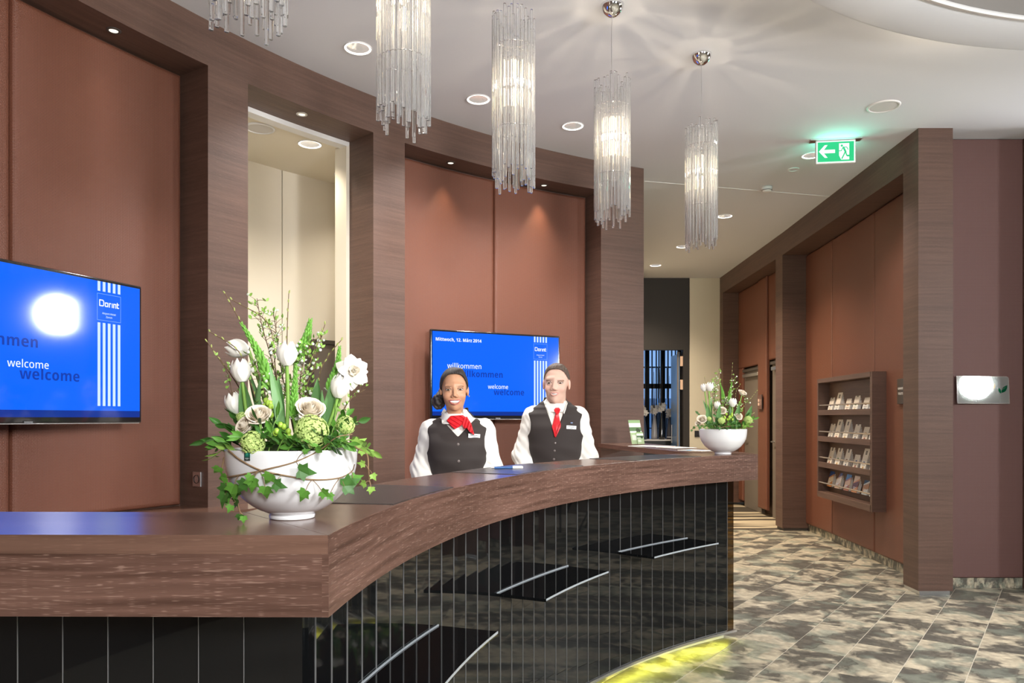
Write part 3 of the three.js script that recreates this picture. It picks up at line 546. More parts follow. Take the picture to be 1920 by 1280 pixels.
// ---- exit sign hanging from the ceiling
{
  const q = atH(1566, 262, HC), t = thing('exit_sign', 'lit green exit sign with white arrow and running figure', 'exit sign', [q.x, HC, q.z], -0.13);
  const w = 0.305, h = 0.185;
  mesh('ceiling_plate', box(w + 0.09, 0.008, 0.07, 0, -0.004, 0), M.steel, t);
  mesh('housing', rbox(w, h, 0.03, 0.004, 0, -0.008 - h / 2, 0), M.white, t);
  const c = document.createElement('canvas'); c.width = 512; c.height = 292; const g = c.getContext('2d');
  g.fillStyle = '#e8fff4'; g.fillRect(0, 0, 512, 292); g.fillStyle = '#05c078'; g.fillRect(10, 10, 492, 272);
  g.fillStyle = '#ffffff'; g.beginPath(); for (const [x, y] of [[26, 138], [106, 50], [146, 50], [96, 116], [246, 116], [246, 164], [96, 164], [146, 226], [106, 226]]) g.lineTo(x, y); g.fill();
  g.fillRect(300, 34, 138, 226); g.fillStyle = '#05c078';
  g.beginPath(); g.arc(338, 66, 16, 0, 7); g.fill(); g.lineCap = 'round'; g.lineJoin = 'round'; g.strokeStyle = '#05c078';
  const st = (w2, p) => { g.lineWidth = w2; g.beginPath(); p.forEach(([x, y], i) => (i ? g.lineTo(x, y) : g.moveTo(x, y))); g.stroke(); };
  st(26, [[360, 92], [388, 150]]); st(11, [[362, 88], [404, 88], [422, 122]]); st(11, [[352, 96], [330, 138], [304, 138]]); st(17, [[386, 150], [362, 200], [340, 244]]); st(17, [[390, 154], [404, 204], [446, 204]]);
  g.beginPath(); for (const [x, y] of [[300, 200], [330, 262], [300, 262]]) g.lineTo(x, y); g.fill(); g.fillRect(408, 212, 40, 8);
  const tx = new THREE.CanvasTexture(c); tx.colorSpace = THREE.SRGBColorSpace;
  mesh('lit_face', new THREE.PlaneGeometry(w - 0.016, h - 0.016).translate(0, -0.008 - h / 2, 0.0156), mat({ color: lin(0, 0, 0), emissive: lin(1, 1, 1), emissiveMap: tx, emissiveIntensity: 1.1, roughness: 0.4 }), t, 'green and white lit pictogram');
  mesh('lit_face', new THREE.PlaneGeometry(w - 0.016, h - 0.016).rotateY(Math.PI).translate(0, -0.008 - h / 2, -0.0156), mat({ color: lin(0, 0, 0), emissive: lin(1, 1, 1), emissiveMap: tx, emissiveIntensity: 1.1, roughness: 0.4 }), t);
  const l = new THREE.RectAreaLight(lin(0.2, 1, 0.68), 9, w - 0.02, h - 0.02), f = V(Math.sin(-0.13), 0, Math.cos(-0.13));
  lamp(l, V(q.x, HC - 0.1, q.z).addScaledVector(f, 0.02), scene, V(q.x, HC - 0.1, q.z).addScaledVector(f, 1));
  const l2 = new THREE.RectAreaLight(lin(0.2, 1, 0.68), 9, w - 0.02, h - 0.02);
  lamp(l2, V(q.x, HC - 0.1, q.z).addScaledVector(f, -0.02), scene, V(q.x, HC - 0.1, q.z).addScaledVector(f, -1));
}
// ================================================================ SCREENS
function screenTex(date) {
  const c = document.createElement('canvas'); c.width = 1536; c.height = 864; const g = c.getContext('2d');
  g.fillStyle = '#0064ff'; g.fillRect(0, 0, 1536, 864); g.fillStyle = '#04308f'; g.fillRect(0, 822, 1536, 42);
  g.textBaseline = 'alphabetic'; const tx = (s, x, y, px, col, bold) => { g.font = (bold ? 'bold ' : '') + px + 'px sans-serif'; g.fillStyle = col; g.fillText(s, x, y); };
  if (date) tx('Mittwoch, 12. März 2014', 34, 96, 46, '#ffffff', true);
  tx('willkommen', 290, 460, 90, '#0339a8', true); tx('willkommen', 168, 374, 73, '#ffffff');
  tx('welcome', 715, 645, 88, '#0339a8', true); tx('welcome', 645, 579, 62, '#ffffff');
  g.fillStyle = '#cfe6ff'; for (let i = 0; i < 5; i++) { g.fillRect(1216 + i * 37, 0, 20, 62); g.fillRect(1216 + i * 37, 262, 20, 530); }
  g.strokeStyle = '#9cc6ff'; g.lineWidth = 2; g.strokeRect(1214, 78, 172, 168);
  g.strokeStyle = '#ffffff'; g.lineWidth = 7; g.lineJoin = 'round'; g.lineCap = 'butt';
  // rounded square logotype drawn with strokes
  const st = (p) => { g.beginPath(); p.forEach(([x, y], i) => (i ? g.lineTo(x, y) : g.moveTo(x, y))); g.stroke(); };
  const bx = 1228, by = 118;
  st([[bx, by], [bx + 26, by], [bx + 32, by + 6], [bx + 32, by + 32], [bx + 26, by + 36], [bx + 3, by + 36], [bx + 3, by]]);
  st([[bx + 44, by + 14], [bx + 62, by + 14], [bx + 62, by + 36], [bx + 44, by + 36], [bx + 44, by + 11]]);
  st([[bx + 74, by + 40], [bx + 74, by + 14], [bx + 86, by + 14]]); st([[bx + 95, by + 11], [bx + 95, by + 40]]);
  st([[bx + 106, by + 40], [bx + 106, by + 14], [bx + 122, by + 14], [bx + 122, by + 40]]); st([[bx + 133, by + 2], [bx + 133, by + 36], [bx + 146, by + 36]]); st([[bx + 128, by + 14], [bx + 146, by + 14]]);
  g.textAlign = 'center'; tx('Airport-Hotel', 1300, 206, 17, '#ffffff'); tx('Zürich', 1300, 228, 17, '#ffffff');
  const t = new THREE.CanvasTexture(c); t.colorSpace = THREE.SRGBColorSpace; return t;
}
function screen(L, R, h0, h1, date, label) {
  const dx = R[0] - L[0], dd = R[1] - L[1], w = Math.hypot(dx, dd), h = h1 - h0, turn = Math.atan2(dd, dx);
  const t = thing('television', label, 'television', [(L[0] + R[0]) / 2, h0, -(L[1] + R[1]) / 2], turn);
  mesh('bezel', rbox(w, h, 0.035, 0.008, 0, h / 2, -0.018), M.gloss, t, 'thin glossy black frame');
  mesh('display', new THREE.PlaneGeometry(w - 0.03, h - 0.045).translate(0, h / 2 + 0.007, 0.0012), phys({ color: lin(0.004, 0.004, 0.006), roughness: 0.07, emissive: lin(1, 1, 1), emissiveMap: screenTex(date), emissiveIntensity: 1.0 }), t, 'lit blue welcome screen');
  const c = document.createElement('canvas'); c.width = 128; c.height = 32; const g = c.getContext('2d'); g.fillStyle = '#060607'; g.fillRect(0, 0, 128, 32); g.fillStyle = '#c9ccd0'; g.font = 'bold 22px sans-serif'; g.textAlign = 'center'; g.fillText('SAMSUNG', 64, 25);
  const tx = new THREE.CanvasTexture(c); tx.colorSpace = THREE.SRGBColorSpace;
  mesh('maker_mark', new THREE.PlaneGeometry(0.048, 0.011).translate(0, 0.0085, 0.0012), mat({ map: tx, roughness: 0.3 }), t);
  mesh('chin_lip', rbox(w * 0.98, 0.006, 0.006, 0.002, 0, 0.001, -0.006), M.steel, t);
  mesh('wall_mount', box(0.4, 0.3, 0.12, 0, h / 2, -0.09), M.black, t);
  const n = V(Math.sin(turn), 0, Math.cos(turn)), l = new THREE.RectAreaLight(lin(0.1, 0.32, 1), 0.55, w - 0.04, h - 0.05), at = P((L[0] + R[0]) / 2, h0 + h / 2, (L[1] + R[1]) / 2);
  lamp(l, at.clone().addScaledVector(n, 0.012), scene, at.clone().addScaledVector(n, 1));
}
screen([-0.62, 5.74], [0.398, 6.26], 1.353, 2.042, true, 'wall television with a blue welcome screen between the receptionists');
{ const R = [-1.898, 3.87], dir = [0.345, 0.939]; screen([R[0] - 1.23 * dir[0], R[1] - 1.23 * dir[1]], R, 1.338, 2.038, false, 'wall television with a blue welcome screen beside the tall flowers'); }
// ---- wall socket on the wood return
{
  const t0 = tP1[0], q0 = pol(CW, RW + 0.09, t0), d = q0[1], h = EYE - (898 - V0) / F * (d), t = thing('wall_socket', 'silver power socket on the wood frame beside the flowers', 'socket', [q0[0], h, -q0[1]], 0);
  t.rotation.y = Math.atan2(-Math.sin(t0), Math.cos(t0));
  mesh('plate', rbox(0.072, 0.085, 0.01, 0.003, 0, 0, 0.004), M.steel, t); mesh('insert', lathe([[0, 0.006], [0.02, 0.006], [0.022, 0.012], [0.024, 0.0125]], 24).rotateX(Math.PI / 2), M.black, t);
  for (const x of [-0.008, 0.008]) mesh('contact', new THREE.SphereGeometry(0.0035, 8, 6).translate(x, 0, 0.008), M.steel, t);
}
// ================================================================ THINGS ON THE RIGHT WALL AND BEYOND
// ---- brochure rack
{
  const d0 = 6.90, d1 = 8.32, xb = (d) => curveAt(d) - 0.006, F0 = [3.292, d0], F1 = [3.365, d1];
  const u = [F1[0] - F0[0], F1[1] - F0[1]], L = Math.hypot(...u), ax = [u[0] / L, u[1] / L];
  const H0 = 1.365 - (960 - V0) / F * d0, H1 = 1.365 + (V0 - 696) / F * d0, turn = -Math.PI / 2 - Math.atan2(u[0], u[1]);
  // local frame: x runs from the far end to the near end, z out of the wall
  const rack = thing('brochure_rack', 'dark wood wall rack with four shelves of brochures', 'brochure rack', [(F0[0] + F1[0]) / 2, H0, -(F0[1] + F1[1]) / 2], turn);
  const h = H1 - H0, dep = 0.135, bar = 0.045;
  mesh('side', box(bar, h, dep, L / 2 - bar / 2, h / 2, -dep / 2), M.wood, rack); mesh('side', box(bar * 0.6, h, dep, -L / 2 + bar * 0.3, h / 2, -dep / 2), M.wood, rack);
  mesh('top_board', box(L - bar, bar, dep, -0.0, h - bar / 2, -dep / 2), M.wood, rack); mesh('bottom_board', box(L - bar, 0.06, dep, 0, 0.03, -dep / 2), M.wood, rack);
  mesh('back_panel', box(L - bar, h - 0.1, 0.012, 0, h / 2, -dep + 0.008), M.wood, rack);
  const lip = [0.06, 0.335, 0.615, 0.90].map((x) => x * h / 1.29), rail = mat({ color: lin(0.75, 0.62, 0.46), roughness: 0.25, metalness: 0.8 });
  const bro = (kind, seed) => {
    const c = document.createElement('canvas'); c.width = 96; c.height = 200; const g = c.getContext('2d'), r = (a, b) => a + (b - a) * hash2(seed, Math.floor(a * 7 + b * 13), 5);
    if (kind === 0) { g.fillStyle = '#e3dbd2'; g.fillRect(0, 0, 96, 200); g.fillStyle = '#3a322c'; g.fillRect(34, 26, 28, 34); g.fillStyle = '#8d857c'; g.fillRect(40, 32, 7, 22); g.fillRect(51, 32, 7, 22); g.fillStyle = ['#f2efe9', '#e6e4e0', '#efe9df'][seed % 3]; g.fillRect(0, 116, 96, 84); g.fillStyle = ['#36508f', '#3c3a38', '#c98a4a', '#51743f', '#7a4a38'][seed % 5]; g.fillRect(30, 122, 34, 16); g.fillStyle = '#8b8177'; g.fillRect(20, 152, 56, 5); g.fillStyle = ['#caa04d', '#4f5d75', '#a4583a'][seed % 3]; g.fillRect(38, 166, 22, 22); }
    else { const pal = [['#c98a55', '#35508e', '#e5d3bd'], ['#d8b48a', '#6b4a33', '#efe0c8'], ['#b9794c', '#5f7fa8', '#e9c49a'], ['#e0a06a', '#f2d9b8', '#7d4f33'], ['#dfe6ea', '#3a4e63', '#b98c62'], ['#e3f0f4', '#1f7db8', '#2f8f6b']][seed % 6]; g.fillStyle = pal[0]; g.fillRect(0, 0, 96, 200); g.fillStyle = pal[1]; g.beginPath(); g.moveTo(0, 40); g.lineTo(96, 10); g.lineTo(96, 70); g.lineTo(0, 110); g.fill(); g.fillStyle = pal[2]; g.beginPath(); g.moveTo(0, 120); g.lineTo(96, 90); g.lineTo(96, 140); g.lineTo(0, 180); g.fill(); g.fillStyle = '#fff'; g.fillRect(16, 150, 50, 6); g.fillRect(16, 162, 36, 5); }
    const tx = new THREE.CanvasTexture(c); tx.colorSpace = THREE.SRGBColorSpace; return tx;
  };
  const pages = mat({ color: lin(0.55, 0.53, 0.53), roughness: 0.6 }), kinds = ['leaflets with a pale cover, brown emblem and blue picture', 'leaflets with a pale cover and dark picture', 'leaflets with a pale cover and orange picture', 'leaflets with a pale cover and green picture', 'leaflets with a pale cover and reddish picture'];
  const shelfWord = ['bottom', 'third', 'second', 'top'], nth = ['first', 'second', 'third', 'fourth', 'fifth', 'sixth'], art = ['sand and blue', 'cream and brown', 'copper and slate blue', 'orange and cream', 'pale grey and slate', 'white, blue and green'];
  const mats = [0, 1, 2, 3, 4, 5].map((k) => [bro(0, k), bro(1, k)].map((tx, kind) => mat({ map: tx, roughness: kind ? 0.15 : 0.4 })));
  rack.updateMatrixWorld();
  lip.forEach((y, row) => {
    if (row) mesh('shelf', box(L - bar, 0.022, dep - 0.012, 0, y + 0.01, -dep / 2 - 0.004), M.wood, rack);
    if (row) mesh('shelf_lip', box(L - bar * 1.4, 0.055, 0.016, 0, y + 0.022, -0.008), M.wood, rack);
    mesh('retaining_rail', new THREE.CylinderGeometry(0.0075, 0.0075, L - bar, 10).rotateZ(Math.PI / 2).translate(0, y + 0.1, -0.014), rail, rack, 'thin pale metal rail');
    for (let k = 0; k < 6; k++) {
      const bw = 0.125, bh = 0.222, lean = 0.26, n = 3 + Math.floor(rnd() * 4);
      const t = thing('brochure_stack', row ? `${nth[k]} leaflet stack from the hallway end, on the rack's ${shelfWord[row]} shelf` : `stack of ${art[k]} picture brochures on the rack's bottom shelf`, 'brochures', [0, 0, 0], turn, 'brochures in the wall rack');
      const lx = -L / 2 + 0.14 + k * (L - 0.24) / 5.35 + rr(-0.015, 0.015);
      t.position.copy(V(Math.min(lx, L / 2 - 0.13), y + 0.022 + (row ? 0 : 0.038), -0.05).applyMatrix4(rack.matrixWorld));
      for (let j = 0; j < n; j++) mesh(j === n - 1 ? 'cover' : 'leaflet', new THREE.BoxGeometry(bw, bh, 0.005).translate(0, bh / 2, -0.004).rotateX(-lean).translate((n - 1 - j) * 0.011, 0.001, -0.045 + j * 0.0062), j === n - 1 ? mats[(row * 2 + k) % 6][row ? 0 : 1] : pages, t);
    }
  });
}
// ---- signs
function plate(name, label, w, h, pos, turn, fn, m, cw = 256) {
  const t = thing(name, label, 'sign', pos, turn), c = document.createElement('canvas'); c.width = cw; c.height = Math.round(cw * h / w); const g = c.getContext('2d'); fn(g, c.width, c.height);
  const tx = new THREE.CanvasTexture(c); tx.colorSpace = THREE.SRGBColorSpace;
  mesh('plate', rbox(w, h, 0.012, 0.002, 0, 0, 0), m.body, t);
  mesh('lettering', new THREE.PlaneGeometry(w - 0.004, h - 0.004).translate(0, 0, 0.0064), m.face(tx), t); return t;
}
{
  const q = W(1686, 733.5, 6.56), turn = -Math.PI / 2 - 0.08;
  plate('direction_sign', 'small dark sign lettered GARAGE TOILETS beside the brochure rack', 0.135, 0.22, [curveAt(6.56) - 0.018, q.y, -6.56], turn, (g, w, h) => { g.fillStyle = '#3b302c'; g.fillRect(0, 0, w, h); g.fillStyle = '#e8e2da'; g.font = 'bold 50px sans-serif'; g.textAlign = 'center'; g.fillText('GARAGE', w / 2, h * 0.42, w * 0.9); g.fillText('TOILETS', w / 2, h * 0.63, w * 0.9); }, { body: M.darkMetal, face: (tx) => mat({ map: tx, roughness: 0.35 }) });
  const q2 = W(1427, 753.5, 10.62);
  plate('door_sign', 'brown hallway sign with two pale squares beside the door', 0.2, 0.205, [hx(10.62) - 0.026, q2.y, -10.62], -Math.PI / 2 - 0.03, (g, w, h) => { g.fillStyle = '#6b4a42'; g.fillRect(0, 0, w, h); g.fillStyle = '#e9cdbd'; g.fillRect(w * 0.12, h * 0.28, w * 0.34, h * 0.2); g.fillRect(w * 0.12, h * 0.54, w * 0.34, h * 0.2); g.beginPath(); g.arc(w * 0.78, h * 0.36, 14, 0, 7); g.fill(); g.fillRect(w * 0.74, h * 0.42, 20, 80); }, { body: M.darkMetal, face: (tx) => mat({ map: tx, roughness: 0.4 }) });
  const a = W(1789.5, 705, 6.03), b = W(1893.5, 757, 6.03), w = b.x - a.x, h = a.y - b.y;
  plate('restaurant_sign', 'silver restaurant sign with green leaves on the plum wall', w, h, [(a.x + b.x) / 2, (a.y + b.y) / 2, -6.022], 0.085, (g, cw, ch) => {
    g.fillStyle = '#ccd2d0'; g.fillRect(0, 0, cw, ch); g.strokeStyle = '#f1efe9'; g.lineWidth = 12; g.strokeRect(4, 4, cw - 8, ch - 8);
    g.fillStyle = '#c3a86a'; g.font = 'italic ' + ch * 0.36 + 'px serif'; g.fillText('Basilico', cw * 0.06, ch * 0.45, cw * 0.84);
    g.fillStyle = '#98a39d'; g.font = ch * 0.115 + 'px sans-serif'; let x = cw * 0.06; for (const s of 'RESTAURANT') { g.fillText(s, x, ch * 0.64); x += cw * 0.074; }
    const leaf = (pts, col) => { g.fillStyle = col; g.beginPath(); g.moveTo(pts[0] * cw, pts[1] * ch); g.quadraticCurveTo(pts[2] * cw, pts[3] * ch, pts[4] * cw, pts[5] * ch); g.quadraticCurveTo(pts[6] * cw, pts[7] * ch, pts[0] * cw, pts[1] * ch); g.fill(); };
    leaf([0.845, 0.6, 0.845, 0.38, 0.965, 0.32, 0.965, 0.58], '#0b7a50'); leaf([0.80, 0.42, 0.86, 0.5, 0.84, 0.63, 0.765, 0.56], '#12875a'); g.strokeStyle = '#dfe6e2'; g.lineWidth = 3; g.beginPath(); g.moveTo(0.845 * cw, 0.5 * ch); g.lineTo(0.93 * cw, 0.4 * ch); g.moveTo(0.845 * cw, 0.47 * ch); g.lineTo(0.845 * cw, 0.6 * ch); g.stroke();
  }, { body: M.steel, face: (tx) => mat({ map: tx, roughness: 0.025, metalness: 0.75 }) }, 768).rotation.x = -0.060;
  const s = W(1308, 813, DF), o = thing('light_switch', 'black square switch on the beige hallway wall', 'switch', [s.x, s.y, -DF + 0.006]);
  mesh('plate', rbox(0.1, 0.1, 0.012, 0.003), M.black, o); mesh('rocker', rbox(0.06, 0.06, 0.006, 0.002, 0, 0, 0.008), M.black, o);
}
// ---- garden room beyond the doorway
{
  const win = struct('window_1', 'tall blue garden window with dark posts');
  const wallG = struct('wall_garden', 'dark side walls of the garden room');
  const D = 15.6;
  mesh('plaster', box(0.1, 3.2, 4.2, 0.6, 1.6, -14.2), M.darkMetal, wallG); mesh('plaster', box(0.1, 3.2, 4.2, 4.4, 1.6, -14.2), M.darkMetal, wallG); mesh('garden_ceiling', box(4.2, 0.1, 4.2, 2.5, 3.25, -14.2), M.darkMetal, wallG);
  const pane = phys({ color: lin(0.78, 0.88, 1), roughness: 0, transmission: 1, thickness: 0 });
  for (const u of [1213, 1242.5, 1274]) { const q = W(u, V0, D); mesh('post', box(0.085, 3.2, 0.1, q.x, 1.6, -D), M.black, win); }
  for (const u of [1223, 1231, 1236, 1253, 1260, 1267]) { const q = W(u, V0, D); mesh('glazing_bar', box(0.022, 3.2, 0.04, q.x, 1.6, -D - 0.03), M.black, win); }
  for (const h of [0.35, 0.8, 1.15, 1.5, 2.02]) mesh('glazing_bar', box(1.4, h === 2.02 ? 0.1 : 0.02, 0.04, 3.0, h, -D - 0.03), M.black, win);
  mesh('pane', box(3.8, 3.2, 0.006, 2.5, 1.6, -D - 0.06), pane, win, 'blue tinted window glass');
  const far = thing('neighbouring_facade', 'pale blue facade with a railing outside the garden window', 'building', [3.4, 0, -21]);
  const fm = mat({ color: lin(0.32, 0.42, 0.55), roughness: 0.8 }); mesh('wall', box(6, 1.9, 0.3, 0, 0.95, 0), fm, far);
  mesh('railing', merge([box(6, 0.04, 0.04, 0, 2.75, 0.3), ...Array.from({ length: 24 }, (_, i) => box(0.02, 0.85, 0.02, -2.9 + i * 0.25, 2.32, 0.3))]), M.black, far);
  for (let i = 0; i < 5; i++) mesh('window', box(0.5, 0.8, 0.02, -2.2 + i * 1.0, 1.1, 0.16), M.black, far);
  // open glass door leaf with hinges
  const a = W(1259.5, V0, 12.75), b = W(1274, V0, 12.16), dl = thing('glass_door_leaf', 'blue glass door leaf standing open at the end of the hallway', 'door');
  mesh('pane', slab([a.x, 12.75], [b.x, 12.16], 0.02, 2.40, 0.012), mat({ color: lin(0.13, 0.25, 0.46), roughness: 0.25 }), dl, 'blue frosted door glass');
  mesh('stile', slab([b.x, 12.16], [b.x + 0.03, 12.215], 0.02, 2.43, -0.04), M.greyDoor, dl);
  for (const v of [677, 721]) { const q = W(1278.5, v, 12.1); mesh('hinge', rbox(0.055, 0.16, 0.02, 0.004, q.x, q.y, -12.1), mat({ color: lin(0.72, 0.5, 0.36), roughness: 0.4 }), dl, 'pale copper hinge plate'); }
  mesh('handle', merge([new THREE.CylinderGeometry(0.012, 0.012, 0.3, 10).translate(W(1260, 812, 12.6).x, 1.1, -12.62), new THREE.CylinderGeometry(0.01, 0.01, 0.1, 10).rotateZ(Math.PI / 2).translate(W(1257, 812, 12.6).x, 1.04, -12.62)]), M.steel, dl);
  // pedestal and vases
  const ped = thing('pedestal', 'dark display pedestal with a pale top in the garden room', 'pedestal', [2.50, 0, -13.2]);
  mesh('body', box(0.62, 0.97, 0.5, 0, 0.485, 0), M.black, ped); mesh('top', slab([-0.34, -0.24], [0.02, 0.28], 0.972, 0.99, -0.5), M.white, ped); mesh('top', box(0.66, 0.02, 0.54, 0.0, 0.981, 0), M.white, ped);
  const vase = (u, d, h, m, label, br) => {
    const q = W(u, V0, d), t = thing('tall_vase', label, 'vase', [q.x, 0.992, q.z]);
    mesh('body', lathe([[0, 0], [0.054, 0], [0.057, 0.05], [0.047, h * 0.5], [0.026, h * 0.86], [0.023, h], [0.018, h], [0.022, h * 0.86], [0, h * 0.8]], 28), m, t);
    for (let k = 0; k < br; k++) { const a2 = k * 2.4 + u, p = [V(0, h * 0.9, 0), V(Math.cos(a2) * 0.03, h + 0.35, Math.sin(a2) * 0.04), V(Math.cos(a2 + 0.5) * 0.04, h + 0.75 + 0.1 * k, Math.sin(a2) * 0.08)]; mesh('branch', taper(p, 0.008, 0.003, 14, 5), mat({ color: lin(0.10, 0.07, 0.05), roughness: 0.9 }), t); }
    for (let k = 0; k < 9; k++) {
      const a2 = k * 2.1 + u, c = V(Math.cos(a2) * 0.034 * (0.4 + k / 9), h + 0.09 + 0.05 * Math.sin(k * 1.7), Math.sin(a2) * 0.08), pet = [];
      for (let j = 0; j < 5; j++) pet.push(new THREE.SphereGeometry(0.03, 8, 5).scale(1, 0.55, 0.25).translate(0.024, 0, 0).rotateZ(j * 1.257));
      mesh('orchid_bloom', merge(pet).rotateX(rr(-0.4, 0.4)).rotateY(rr(-0.5, 0.5)).translate(c.x, c.y, c.z), mat({ color: lin(0.78, 0.74, 0.7), roughness: 0.6 }), t, 'white orchid bloom');
    }
  };
  vase(1227, 13.15, 0.42, mat({ color: lin(0.33, 0.33, 0.36), roughness: 0.2 }), 'tall tapered grey glass vase with white orchids', 2);
  vase(1240.5, 13.05, 0.46, M.gloss, 'tall tapered black vase with white orchids', 2);
  vase(1255, 13.2, 0.36, mat({ color: lin(0.08, 0.08, 0.1), roughness: 0.2 }), 'tall dark vase beside the open glass door', 1);
  vase(1207, 13.0, 0.40, mat({ color: lin(0.05, 0.07, 0.12), roughness: 0.2 }), 'tall dark blue vase behind the end of the curved wall', 1);
}
// ================================================================ THE TWO RECEPTIONISTS
// A distance field on a grid, meshed with surface nets.
function netMesh(fn, lo, hi, cell) {
  const n = [0, 1, 2].map((k) => Math.ceil((hi[k] - lo[k]) / cell) + 1), [nx, ny, nz] = n, val = new Float32Array(nx * ny * nz);
  for (let k = 0, i = 0; k < nz; k++) for (let j = 0; j < ny; j++) for (let a = 0; a < nx; a++) val[i++] = fn(lo[0] + a * cell, lo[1] + j * cell, lo[2] + k * cell);
  const id = new Int32Array(nx * ny * nz).fill(-1), pos = [], nor = [], idx = [], at = (a, j, k) => (k * ny + j) * nx + a;
  for (let k = 0; k < nz - 1; k++) for (let j = 0; j < ny - 1; j++) for (let a = 0; a < nx - 1; a++) {
    let m = 0, c = 0, sx = 0, sy = 0, sz = 0; const v = [];
    for (let q = 0; q < 8; q++) { const d = val[at(a + (q & 1), j + (q >> 1 & 1), k + (q >> 2))]; v.push(d); if (d < 0) m |= 1 << q; }
    if (m === 0 || m === 255) continue;
    for (let q = 0; q < 8; q++) for (const b of [1, 2, 4]) { if (q & b) continue; const p = q | b; if ((v[q] < 0) === (v[p] < 0)) continue; const t = v[q] / (v[q] - v[p]); sx += (q & 1) + (b === 1 ? t : 0); sy += (q >> 1 & 1) + (b === 2 ? t : 0); sz += (q >> 2) + (b === 4 ? t : 0); c++; }
    const x = lo[0] + (a + sx / c) * cell, y = lo[1] + (j + sy / c) * cell, z = lo[2] + (k + sz / c) * cell;
    id[at(a, j, k)] = pos.length / 3; pos.push(x, y, z);
    const e = cell * 0.6, gx = fn(x + e, y, z) - fn(x - e, y, z), gy = fn(x, y + e, z) - fn(x, y - e, z), gz = fn(x, y, z + e) - fn(x, y, z - e), l = Math.hypot(gx, gy, gz) || 1; nor.push(gx / l, gy / l, gz / l);
  }
  const quad = (p, q, r, s, flip) => { if (p < 0 || q < 0 || r < 0 || s < 0) return; if (flip) idx.push(p, r, q, p, s, r); else idx.push(p, q, r, p, r, s); };
  for (let k = 1; k < nz - 1; k++) for (let j = 1; j < ny - 1; j++) for (let a = 1; a < nx - 1; a++) {
    const s = val[at(a, j, k)] < 0;
    if (s !== val[at(a + 1, j, k)] < 0) quad(id[at(a, j - 1, k - 1)], id[at(a, j, k - 1)], id[at(a, j, k)], id[at(a, j - 1, k)], !s);
    if (s !== val[at(a, j + 1, k)] < 0) quad(id[at(a - 1, j, k - 1)], id[at(a - 1, j, k)], id[at(a, j, k)], id[at(a, j, k - 1)], !s);
    if (s !== val[at(a, j, k + 1)] < 0) quad(id[at(a - 1, j - 1, k)], id[at(a, j - 1, k)], id[at(a, j, k)], id[at(a - 1, j, k)], !s);
  }
  const g = new THREE.BufferGeometry(); g.setAttribute('position', new THREE.Float32BufferAttribute(pos, 3)); g.setAttribute('normal', new THREE.Float32BufferAttribute(nor, 3)); g.setIndex(idx); return g;
}
const smin = (a, b, k) => { const h = Math.max(k - Math.abs(a - b), 0) / k; return Math.min(a, b) - h * h * k * 0.25; };
const smax = (a, b, k) => -smin(-a, -b, k);
const ell = (x, y, z, c, r) => { const a = (x - c[0]) / r[0], b = (y - c[1]) / r[1], d = (z - c[2]) / r[2], k0 = Math.hypot(a, b, d), k1 = Math.hypot(a / r[0], b / r[1], d / r[2]); return k1 < 1e-9 ? -Math.min(...r) : k0 * (k0 - 1) / k1; };
const cap = (x, y, z, a, b, r0, r1) => { const dx = b[0] - a[0], dy = b[1] - a[1], dz = b[2] - a[2], px = x - a[0], py = y - a[1], pz = z - a[2], t = clamp((px * dx + py * dy + pz * dz) / (dx * dx + dy * dy + dz * dz)); return Math.hypot(px - dx * t, py - dy * t, pz - dz * t) - (r0 + (r1 - r0) * t); };
function polyDist(P2, x, y) { let d = 1e9, inside = false; for (let i = 0, j = P2.length - 1; i < P2.length; j = i++) { const [ax, ay] = P2[j], [bx, by] = P2[i], ex = bx - ax, ey = by - ay, t = clamp(((x - ax) * ex + (y - ay) * ey) / (ex * ex + ey * ey)); d = Math.min(d, Math.hypot(x - ax - ex * t, y - ay - ey * t)); if ((ay > y) !== (by > y) && x < (bx - ax) * (y - ay) / (by - ay) + ax) inside = !inside; } return inside ? -d : d; }
const frontZ = (fn, x, y) => { let z = 0.3; for (let i = 0; i < 60; i++) { const d = fn(x, y, z); if (d < 0.0004) return z; z -= Math.max(d * 0.7, 0.0006); if (z < -0.1) return 0; } return z; };
// cloth cut to an outline and laid on the front of a body
function patch(fn, outline, thick, lift, fold, cell = 0.0026) {
  const xs = outline.map((p) => p[0]), ys = outline.map((p) => p[1]), x0 = Math.min(...xs) - 0.012, x1 = Math.max(...xs) + 0.012, y0 = Math.min(...ys) - 0.012, y1 = Math.max(...ys) + 0.012;
  const tab = new Map(), zAt = (x, y) => { const k = Math.round(x / cell * 2) + ',' + Math.round(y / cell * 2); let v = tab.get(k); if (v === undefined) { v = frontZ(fn, x, y); tab.set(k, v); } return v; };
  let zl = 1, zh = -1; for (let i = 0; i <= 6; i++) for (let j = 0; j <= 6; j++) { const z = zAt(x0 + (x1 - x0) * i / 6, y0 + (y1 - y0) * j / 6); zl = Math.min(zl, z); zh = Math.max(zh, z); }
  return netMesh((x, y, z) => { const d2 = polyDist(outline, x, y), zz = zAt(x, y) + lift + (fold ? fold(x, y) : 0), dz = Math.abs(z - zz) - thick, a = Math.max(d2 + 0.003, 0), b = Math.max(dz + 0.001, 0); return Math.min(Math.max(d2 + 0.003, dz + 0.001), 0) + Math.hypot(a, b) - 0.002; }, [x0, y0, zl - 0.02], [x1, y1, zh + 0.035], cell);
}
const fabric = (c, r = 0.85) => mat({ color: c, roughness: r, bumpMap: noiseTex, bumpScale: 0.0001 });

